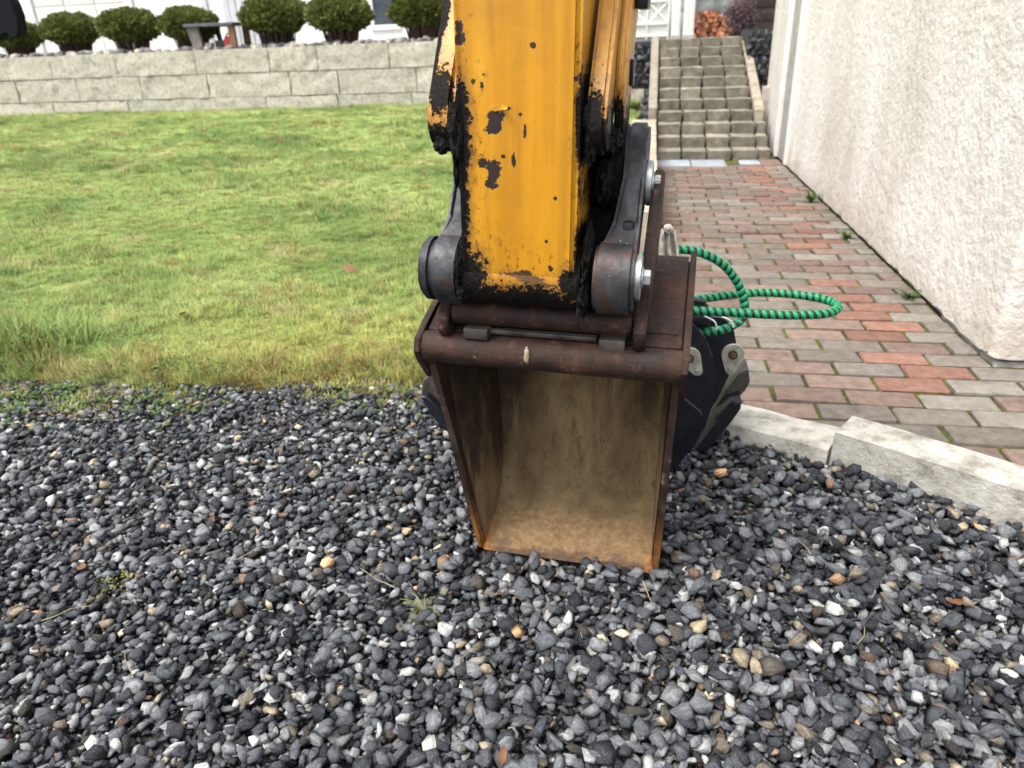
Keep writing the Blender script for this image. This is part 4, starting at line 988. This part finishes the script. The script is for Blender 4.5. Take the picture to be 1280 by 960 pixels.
for (yy, zz, x0, rad) in [(CY, CZ+.004, .1128, .037), (.030, .786, .1128, .037)]:
    obj('washer', cyl_me((x0, yy, zz), (x0+.009, yy, zz), rad, 36, .0015), MAT['zinc'], cp)
    obj('washer', cyl_me((x0+.0092, yy, zz), (x0+.012, yy, zz), .017, 24, .0006), MAT['zinc'], cp)
    obj('bolt', cyl_me((x0+.0122, yy, zz), (x0+.0235, yy, zz), .0135, 6, .001), MAT['zinc'], cp)
# black block added to paint the dark recess in the right plate
obj('recess_shade', box_me((.085, -.072, .690), (.104, -.045, .742), .007), MAT['black_paint'], cp)
obj('lower_pin', cyl_me((-.195, -.088, .579), (.112, -.088, .579), .021, 24, .002), MAT['rust'], cp)
obj('lock_bar', box_me((-.13, -.098, .545), (.055, -.085, .553), .002), MAT['worn_steel'], cp)
bm = bmesh.new(); bbox(bm, (-.172, -.118, .540), (-.128, -.06, .560), .004); obj('hook_lug', mesh(bm, 'hook_lug', 35), MAT['worn_steel'], cp)
bm = bmesh.new(); bbox(bm, (.060, -.112, .536), (.104, -.06, .556), .004); obj('hook_lug', mesh(bm, 'hook_lug', 35), MAT['worn_steel'], cp)

# grease lumps
GL = [((-.160, -.125, .875), (.016, .034, .050)), ((-.162, -.120, .825), (.011, .026, .028)), ((-.164, -.13, .675), (.010, .030, .036)), ((-.161, -.135, .63), (.009, .026, .018)), ((.037, -.10, .69), (.010, .046, .055)), ((.036, -.11, .635), (.010, .046, .036)),
      ((.036, -.115, .865), (.009, .024, .030)), ((.056, -.03, .86), (.018, .034, .022)), ((.050, -.02, .80), (.014, .045, .045)), ((-.19, -.128, .862), (.012, .010, .016))]
for i, (c_, r_) in enumerate(GL): obj('grease_lump', lump_me(c_, r_, i+1, .32, 4, 2.6), MAT['grease'], EX)
o = obj('grease_drip', lump_me((.030, -.150, .615), (.003, .003, .03), 33, .5, 2), MAT['grease'], EX)

# bucket -------------------------------------------------------------------------
LIPZ, LIPY, TR = .503, -.098, .028
def xl(z): t = min(max(z/LIPZ, 0), 1); return -.190+(-.245+.190)*t
def xr_(z): t = min(max(z/LIPZ, 0), 1); return .187+(.194-.187)*t
curve = smooth_path([(0, .008, .004), (0, .058, .020), (0, .11, .042), (0, .165, .085), (0, .205, .165), (0, .222, .28), (0, .228, .40), (0, .230, .52), (0, .205, .607), (0, .10, .590), (0, -.085, .532)], 4)
cv = [(p.y, p.z) for p in curve]
def shrink(y, z=0.0): return .012*max(0, y)/.22*min(1, max(0, (.56-z)/.1))
def shell_me(off, w_in, name):
    V = []; F = []; n = 9
    for k, (y, z) in enumerate(cv):
        k0 = max(k-1, 0); k1 = min(k+1, len(cv)-1); ty, tz_ = cv[k1][0]-cv[k0][0], cv[k1][1]-cv[k0][1]; L = math.hypot(ty, tz_)
        yy, zz = y + tz_/L*off, z - ty/L*off
        a, b = xl(z)+w_in+shrink(y, z), xr_(z)-w_in-shrink(y, z)
        for i in range(n): V.append((a+(b-a)*i/(n-1), yy, zz))
    for k in range(len(cv)-1):
        for i in range(n-1): a = k*n+i; F.append((a, a+1, a+n+1, a+n))
    return V, F, n
Vi, Fi, n9 = shell_me(0, .008, 'in'); Vo, Fo, _ = shell_me(.010, 0.0, 'out')
def loft(Va, Fa, name, mat, parent, flip=False):
    return obj(name, npmesh(name, Va, [f[::-1] for f in Fa] if flip else Fa, True), MAT[mat], parent)
# closed outer shell: outer skin + rims
nb = len(Vo); Vs = Vo + Vi; Fs = list(Fo); m_ = len(cv)
for k in range(m_-1):
    for i in (0, n9-1): Fs.append((k*n9+i, (k+1)*n9+i, nb+(k+1)*n9+i, nb+k*n9+i))
for k in (0, m_-1):
    for i in range(n9-1): Fs.append((k*n9+i, k*n9+i+1, nb+k*n9+i+1, nb+k*n9+i))
me = npmesh('bucket', Vs, Fs, True); bmx = bmesh.new(); bmx.from_mesh(me); bucket = obj('bucket', mesh(bmx, 'bucket', 40), MAT['rust'], EX)
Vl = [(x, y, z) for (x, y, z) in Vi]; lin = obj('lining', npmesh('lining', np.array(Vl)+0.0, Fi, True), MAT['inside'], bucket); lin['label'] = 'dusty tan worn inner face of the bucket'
def side_wall(left):
    V = []; F = []; polyc = cv + [(LIPY, LIPZ-.01)]
    for lay in (0, 1):
        for (y, z) in polyc:
            x = (xl(z)+shrink(y, z)) if left else (xr_(z)-shrink(y, z)); x += (-.004 if left else .004)*lay + (.0085 if left else -.0085)*(1-lay)
            V.append((x, y, z))
    n = len(polyc); bm = bmesh.new(); vs = [bm.verts.new(v) for v in V]
    f0 = bm.faces.new(vs[:n]); f1 = bm.faces.new(vs[n:])
    for i in range(n): bm.faces.new((vs[i], vs[(i+1) % n], vs[n+(i+1) % n], vs[n+i]))
    bmesh.ops.triangulate(bm, faces=[f0, f1]); return mesh(bm, 'side_wall', 35)
for lf in (True, False):
    o = obj('side_wall', side_wall(lf), MAT['rust'], bucket)
# dusty inner skins of the side walls
for lf in (True, False):
    V = []; polyc = [(y-.0, z) for (y, z) in cv] + [(LIPY+.03, LIPZ-.03)]
    bm = bmesh.new(); cyc = (.08, .30); pts_ = []
    for (y, z) in polyc:
        y2 = y+(cyc[0]-y)*.035; z2 = z+(cyc[1]-z)*.035
        x = (xl(z2)+shrink(y2)+.0105) if lf else (xr_(z2)-shrink(y2)-.0105); pts_.append(bm.verts.new((x, y2, z2)))
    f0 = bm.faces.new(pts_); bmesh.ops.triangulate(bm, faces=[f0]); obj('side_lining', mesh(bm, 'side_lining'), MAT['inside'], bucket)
# reinforced mouth edge on both sides
for lf in (True, False):
    s = -1 if lf else 1; fx = xl if lf else xr_
    P0 = Vector((fx(0), .006, .004)); P1 = Vector((fx(LIPZ), LIPY+.01, LIPZ))
    bm = bmesh.new(); d = (P1-P0)
    for k in range(9):
        pass
    ring = []
    for k in range(13):
        p = P0+d*k/12; wv = .005; dp = .020
        ring.append([bm.verts.new(p+Vector((-wv, -.006, 0))), bm.verts.new(p+Vector((wv, -.006, 0))), bm.verts.new(p+Vector((wv, dp, 0))), bm.verts.new(p+Vector((-wv, dp, 0)))])
    for k in range(12):
        for i in range(4): bm.faces.new((ring[k][i], ring[k][(i+1) % 4], ring[k+1][(i+1) % 4], ring[k+1][i]))
    bm.faces.new(ring[0]); bm.faces.new(ring[-1])
    bmesh.ops.bevel(bm, geom=[e for e in bm.edges if abs((e.verts[0].co-e.verts[1].co).normalized().dot(d.normalized())) > .9], offset=.003, segments=2, affect='EDGES')
    obj('mouth_edge', mesh(bm, 'mouth_edge', 40), MAT['rust'], bucket)
bm = bmesh.new(); prism(bm, [(.002, -.002), (.006, .009), (.085, .036), (.088, .027)], 0, xl(0)+.006, xr_(0)-.006, .002, 1); ce = obj('cutting_edge', mesh(bm, 'cutting_edge', 30), MAT['inside'], bucket)
# lip tube with uneven, welded ends
tp_ = [Vector((xl(LIPZ)-.004+(xr_(LIPZ)-xl(LIPZ)+.008)*i/30, LIPY+.002*nz(i*.3, 0, 0), LIPZ+.010+.002*nz(i*.3, 5, 0))) for i in range(31)]
obj('lip_tube', tube_me(tp_, TR, 28), MAT['rust'], bucket)
for lf in (True, False):
    x = xl(LIPZ)-.009 if lf else xr_(LIPZ)+.009
    poly = [(LIPY-.024, LIPZ-.005), (LIPY-.034, LIPZ+.012), (LIPY-.026, LIPZ+.034), (LIPY+.02, LIPZ+.05), (.10, .605), (.205, .628), (.25, .60), (.2, .55), (.0, .50), (LIPY+.02, LIPZ-.06)]
    bm = bmesh.new(); prism(bm, poly, 0, x-.0055, x+.0055, .002, 1); obj('end_plate', mesh(bm, 'end_plate', 35), MAT['rust'], bucket)
wb = obj('weld_bead', tube_me([Vector((.128+i*.0065, -.052+.002*nz(i, 0, 0, .9), .553+.0015*nz(i, 2, 0, .9))) for i in range(10)], .004, 8), MAT['rust'], bucket)
# ears
ear = arc(-.088, .566, .034, 165, 330, 8) + [(-.01, .57), (.14, .61), (.13, .70), (.075, .792), (.045, .805), (.022, .795), (-.045, .66), (-.095, .60)]
for x in (.1165, -.2165):
    bm = bmesh.new(); prism(bm, ear, 0, x, x+.019, .003, 2)
    if x > 0:
        for v in bm.verts: v.co.x += max(0, v.co.z-.60)*.03
    obj('ear', mesh(bm, 'ear', 35), MAT['rust'], bucket)
# scab of yellow paint and mud on the tube
obj('mud_scab', lump_me((-.058, LIPY-.0275, LIPZ+.018), (.0045, .003, .014), 12, .8, 3), MAT['straw'], bucket)

# ================================================================== GRAPPLE behind the bucket
GR = empty('hydraulic_grapple', (-.15, 1.72, 0)); tag(GR, 'black hydraulic grapple with green spiral hoses lying behind the bucket', 'grapple')
gx = -.15; gy = 1.72
def gp_(px, py, Y): v = at(px, py, 1, Y); return (v.x-gx, v.z)
Y1, Y2 = 1.655, 1.79
body = [gp_(*p, Y1) for p in [(852, 402), (868, 408), (882, 424), (891, 448), (894, 475), (891, 505), (882, 533), (868, 558), (851, 578), (838, 590), (812, 590), (800, 540), (800, 420)]]
body_l = [(-x, z) for (x, z) in body]
for nm, pl in (('jaw_plate', body), ('jaw_plate', body_l)):
    bm = bmesh.new(); prism(bm, pl, 1, Y1-gy, Y1-gy+.022, .003, 2); obj(nm, mesh(bm, nm, 35), MAT['black_paint'], GR)
rear = [gp_(*p, Y2) for p in [(846, 400), (880, 396), (906, 399), (917, 410), (921, 432), (919, 455), (908, 476), (896, 500), (884, 520), (846, 520)]]
for pl in (rear, [(-x, z) for (x, z) in rear]):
    bm = bmesh.new(); prism(bm, pl, 1, Y2-gy, Y2-gy+.03, .004, 2); obj('jaw_plate', mesh(bm, 'jaw_plate', 35), MAT['black_paint'], GR)
# curved tine blades between the plates
def blade(pts2, Ya, Yb, th, mat, mirror):
    poly = [(-x if mirror else x, z) for (x, z) in pts2]; bm = bmesh.new(); prism(bm, poly, 1, Ya-gy, Yb-gy, .003, 1); return obj('tine', mesh(bm, 'tine', 40), MAT[mat], GR)
t1 = [gp_(*p, 1.86) for p in [(934, 455), (936, 472), (930, 483), (916, 497), (902, 515), (890, 535), (884, 528), (893, 505), (906, 482), (920, 462)]]
t2 = [gp_(*p, 1.80) for p in [(925, 494), (924, 503), (912, 519), (896, 539), (878, 558), (864, 572), (862, 560), (878, 540), (895, 517), (912, 499)]]
for mir in (False, True):
    blade(t1, 1.83, 1.90, .02, 'worn_steel', mir); blade(t2, 1.76, 1.84, .02, 'black_paint', mir)
# left tips that show past the bucket
a = [gp_(*p, 1.74) for p in [(531, 472), (540, 463), (556, 455), (575, 520), (552, 505), (538, 492), (529, 486)]]
b = [gp_(*p, 1.72) for p in [(529, 489), (537, 490), (555, 508), (575, 545), (556, 528), (541, 512)]]
for pl, m_n, ya in ((a, 'worn_steel', 1.74), (b, 'black_paint', 1.71)):
    bm = bmesh.new(); prism(bm, pl, 1, ya-gy-.02, ya-gy+.04, .003, 1); obj('tine', mesh(bm, 'tine', 40), MAT[m_n], GR)
# pin plates (teardrop) with pin and bolt
def pinplate(px, py, bxp, byp, Y, rpx):
    c0 = at(px, py, 1, Y); c1 = at(bxp, byp, 1, Y); dep = (c0-Vector((0, 0, CAM_H))).dot(fw); r0 = rpx*dep/FPX; r1 = r0*.45
    d = Vector((c1.x-c0.x, c1.z-c0.z)); L = d.length; ang = math.degrees(math.atan2(d.y, d.x)); off = math.degrees(math.acos((r0-r1)/L))
    poly = arc(c0.x-gx, c0.z, r0, ang+off, ang+360-off, 20) + arc(c1.x-gx, c1.z, r1, ang-off, ang+off, 10)
    bm = bmesh.new(); prism(bm, poly, 1, Y-gy-.008, Y-gy, .0015, 1); p = obj('pin_plate', mesh(bm, 'pin_plate', 35), MAT['pin_plate'], GR)
    obj('pin', cyl_me((c0.x-gx-.001, Y-gy-.0125, c0.z), (c0.x-gx, Y-gy-.0082, c0.z), r0*.42, 20, .0008), MAT['dark_wood'], p)
    obj('pin_core', cyl_me((c0.x-gx-.001, Y-gy-.015, c0.z), (c0.x-gx, Y-gy-.0127, c0.z), r0*.28, 16, .0008), MAT['brass'], p)
    obj('bolt', cyl_me((c1.x-gx, Y-gy-.016, c1.z), (c1.x-gx, Y-gy-.0082, c1.z), r1*.62, 12, .001), MAT['zinc'], p)
pinplate(862, 446, 872, 463, Y1, 13.5); pinplate(916, 442, 913, 462, Y2, 14)
# angled stiffener on the front plate
sp_ = [gp_(*p, Y1-.01) for p in [(850, 496), (856, 497), (876, 513), (878, 519), (872, 528), (850, 552), (838, 560), (836, 500)]]
bm = bmesh.new(); prism(bm, sp_, 1, Y1-gy-.014, Y1-gy-.0005, .003, 1); obj('stiffener', mesh(bm, 'stiffener', 35), MAT['black_paint'], GR)
# cross tubes, housing
obj('cross_tube', cyl_me((.25, -.05, .285), (.25, .10, .285), .022, 18), MAT['black_paint'], GR); obj('cross_tube', cyl_me((-.25, -.05, .285), (-.25, .10, .285), .022, 18), MAT['black_paint'], GR)
bm = bmesh.new(); bbox(bm, (-.28, -.04, .26), (.28, .09, .36), .02, 3); obj('housing', mesh(bm, 'housing', 40), MAT['black_paint'], GR)
bm = bmesh.new(); bbox(bm, (.16, -.02, .362), (.315, .07, .40), .012, 3); obj('cylinder_block', mesh(bm, 'cylinder_block', 40), MAT['black_paint'], GR)
bm = bmesh.new(); cyl(bm, (0, .02, .36), (0, .02, .46), .07, 28, None, .006); obj('rotator', mesh(bm, 'rotator', 40), MAT['black_paint'], GR)
# hoses
def hose(points, label, r=.0098, pitch=.0170):
    path = smooth_path([Vector(p)-Vector((gx, gy, 0)) for p in points], 14); h = obj('hose', tube_me(path, r, 12), MAT['rubber'], GR); h['label'] = label
    # spiral guard: flat ribbon wound round the hose
    L = [0]
    for i in range(1, len(path)): L.append(L[-1]+(path[i]-path[i-1]).length)
    n = int(L[-1]/pitch*16); V = []; F = []; Fr = frames(path); j = 0
    for k in range(n+1):
        s = L[-1]*k/n
        while j < len(path)-2 and L[j+1] < s: j += 1
        u = (s-L[j])/max(1e-6, L[j+1]-L[j]); p = path[j].lerp(path[j+1], min(1, u)); t_, a_, b_ = Fr[j]; t2_, a2, b2 = Fr[j+1]
        t_ = t_.lerp(t2_, u).normalized(); a_ = a_.lerp(a2, u); a_ = (a_-t_*a_.dot(t_)).normalized(); b_ = t_.cross(a_)
        th = 2*math.pi*s/pitch; d_ = a_*math.cos(th)+b_*math.sin(th); hw = pitch*.29
        for (tt, rr) in ((-hw, r-.0002), (-hw*.86, r+.0010), (0, r+.0006), (hw*.86, r+.0010), (hw, r-.0002)): V.append(p+t_*tt+d_*rr)
    for k in range(n):
        for q in range(4): i = k*5+q; F.append((i, i+1, i+6, i+5))
    obj('spiral_guard', npmesh('spiral_guard', np.array([v[:] for v in V]), F, True), MAT['green_wrap'], h)
    return h
A = [at(*p) for p in [(800, 322, 1, 1.72), (835, 313, 1, 1.74), (868, 314, 1, 1.75), (900, 328, 1, 1.76), (921, 352, 1, 1.77), (931, 380, 1, 1.765), (928, 398, 1, 1.75), (912, 409, 1, 1.735), (890, 414, 1, 1.72), (860, 415, 1, 1.71), (830, 412, 1, 1.71)]]
hA = hose(A, 'green wrapped hydraulic hose arching down onto the grapple')
B = [at(px, py, 2, z) for (px, py, z) in [(820, 383, .405), (855, 377, .410), (905, 370, .412), (950, 366, .413), (1000, 369, .412), (1036, 376, .411), (1047, 385, .410), (1030, 392.5, .411), (980, 394, .412), (920, 391, .415), (855, 387.5, .418), (820, 386, .418)]]
hB = hose(B, 'green wrapped hydraulic hose lying in a long flat loop')
# coupling and white cable ties
p0 = at(852, 375.5, 1, 1.69)-Vector((gx, gy, 0)); p1 = at(866, 375, 1, 1.69)-Vector((gx, gy, 0)); p2 = at(882, 377, 1, 1.69)-Vector((gx, gy, 0))
obj('coupling', cyl_me(p0, p1, .0085, 6, .001), MAT['zinc'], GR); obj('coupling_cap', cyl_me(p1, p2, .0068, 12, .001), MAT['rubber'], GR)
tie = smooth_path([at(*p)-Vector((gx, gy, 0)) for p in [(880, 395, 1, 1.70), (893, 402, 1, 1.70), (896, 412, 1, 1.70)]], 6); obj('cable_tie', tube_me(tie, .0025, 8), MAT['white_plastic'], GR)
tie = smooth_path([at(*p)-Vector((gx, gy, 0)) for p in [(902, 396, 1, 1.715), (913, 401, 1, 1.715), (917, 409, 1, 1.715)]], 6); obj('cable_tie', tube_me(tie, .0025, 8), MAT['white_plastic'], GR)

# pale cloth knotted over the hose behind the bucket
cl = empty('cloth_rag', (.052, 1.60, .578)); tag(cl, 'off white rag tucked behind the bucket ear above the green hose', 'rag')
V = []; F = []; nu, nv = 14, 22
for j in range(nv+1):
    for i in range(nu+1):
        u = i/nu-.5; v = j/nv; wv = .030*(1-.55*v)*(1 if v > .1 else .7+3*v); x = u*wv*2 - .004*v; z = .0+.105*v - .012*(v > .9)
        y = .012*math.sin(i*1.25+v*2)*(1-.4*v)+.01*nz(u*3, v*3, 0, 1.7); V.append((x, y, z-.045))
for j in range(nv):
    for i in range(nu): a = j*(nu+1)+i; F.append((a, a+1, a+nu+2, a+nu+1))
co = obj('fold', npmesh('fold', V, F, True), MAT['white_cloth'], cl); ss = co.modifiers.new('thick', 'SOLIDIFY'); ss.thickness = .003
obj('knot', lump_me((-.004, -.012, .055), (.009, .009, .007), 5, .4, 3), MAT['white_cloth'], cl)

# ================================================================== LITTER
def leaf_me(seed, L, wv, curl):
    r = random.Random(seed); V = []; F = []; n = 7
    for i in range(n):
        t = i/(n-1); hw = wv*math.sin(math.pi*min(.98, t*.94+.03))**.8*(1+.15*r.uniform(-1, 1)); z = curl*L*(t-.5)**2*2
        V += [(L*(t-.5), -hw, z+hw*.45*curl*2), (L*(t-.5), 0, z), (L*(t-.5), hw, z+hw*.45*curl*2)]
    for i in range(n-1):
        for q in (0, 1): a = i*3+q; F.append((a, a+1, a+4, a+3))
    return npmesh('leaf', V, F, True)
LV = [(-.993, 2.06, .05, 'reddish brown leaf where the gravel meets the lawn, nearest the bucket'), (-.897, 2.356, .045, 'orange leaf lying on the grass left of the bucket'), (-1.002, 1.299, .034, 'flat rust red leaf on the left gravel below a paler one'),
      (-.948, 1.384, .030, 'pinkish leaf on the left gravel above the rust red one'), (-.839, 1.346, .026, 'small amber leaf on the left gravel nearest the bucket'), (-1.194, 1.096, .035, 'orange leaf at the far left edge of the gravel'),
      (-.25, 1.113, .03, 'bright orange leaf standing just before the bucket edge'), (-.184, .759, .03, 'orange leaf at the bottom middle of the gravel'), (-1.389, 3.22, .09, 'pale brown curled leaf far out on the lawn'),
      (.631, 1.234, .04, 'brown bark-like leaf on the right gravel below the kerb'), (-.833, 1.484, .032, 'thin brown leaf on the upper left gravel'), (-1.85, 2.55, .05, 'purplish brown leaf in the grass at the far left'), (-.62, 2.75, .05, 'tan leaf in the yellowed grass beside the bucket')]
for i, (x, y, L, lab) in enumerate(LV):
    z = (height(x, y) if y < lawn_edge(x) else lawn_z(x, y)+.02)+.004
    o = obj('fallen_leaf', leaf_me(i, L, L*.24, rnd.uniform(.15, .5)), MAT['dead_leaf'], loc=(x, y, z), rot=(rnd.gauss(0, .35), rnd.gauss(0, .3), rnd.uniform(0, 6))); tag(o, lab, 'leaf', 'fallen leaves')
TW = [(-.52, 1.13, .10, 2.7, 'long pale straw stalk on the gravel left of the bucket'), (-.84, 1.17, .06, .9, 'short dry stalk on the gravel beside the pale stones'), (.42, 1.10, .05, 1.1, 'yellow dry twig lying on the right gravel'), (.36, 1.33, .05, 1.9, 'thin dry stalk on the gravel right of the bucket'),
      (-1.12, .96, .09, .6, 'thin brown stalk low on the left gravel'), (.03, 1.13, .06, -1.2, 'straw blade leaning on the bucket corner'), (-.29, .95, .05, 1.2, 'short bent straw on the gravel before the bucket'), (-.9, .85, .08, 2.4, 'dry stalk near the bottom left of the gravel')]
for i, (x, y, L, a, lab) in enumerate(TW):
    d = Vector((math.cos(a), math.sin(a), 0)); P = [(d*(L*(k/4-.5))+Vector((rnd.gauss(0, .003), rnd.gauss(0, .003), .006+abs(rnd.gauss(0, .003))))) for k in range(5)]
    zmax = max(height(x+p.x, y+p.y) for p in P)
    o = obj('dry_stalk', tube_me(smooth_path(P, 4), .0013, 6, taper=.5), MAT['straw'], loc=(x, y, zmax-.004), rot=(0, 0, 0)); tag(o, lab, 'stalk', 'dry stalks on the gravel')
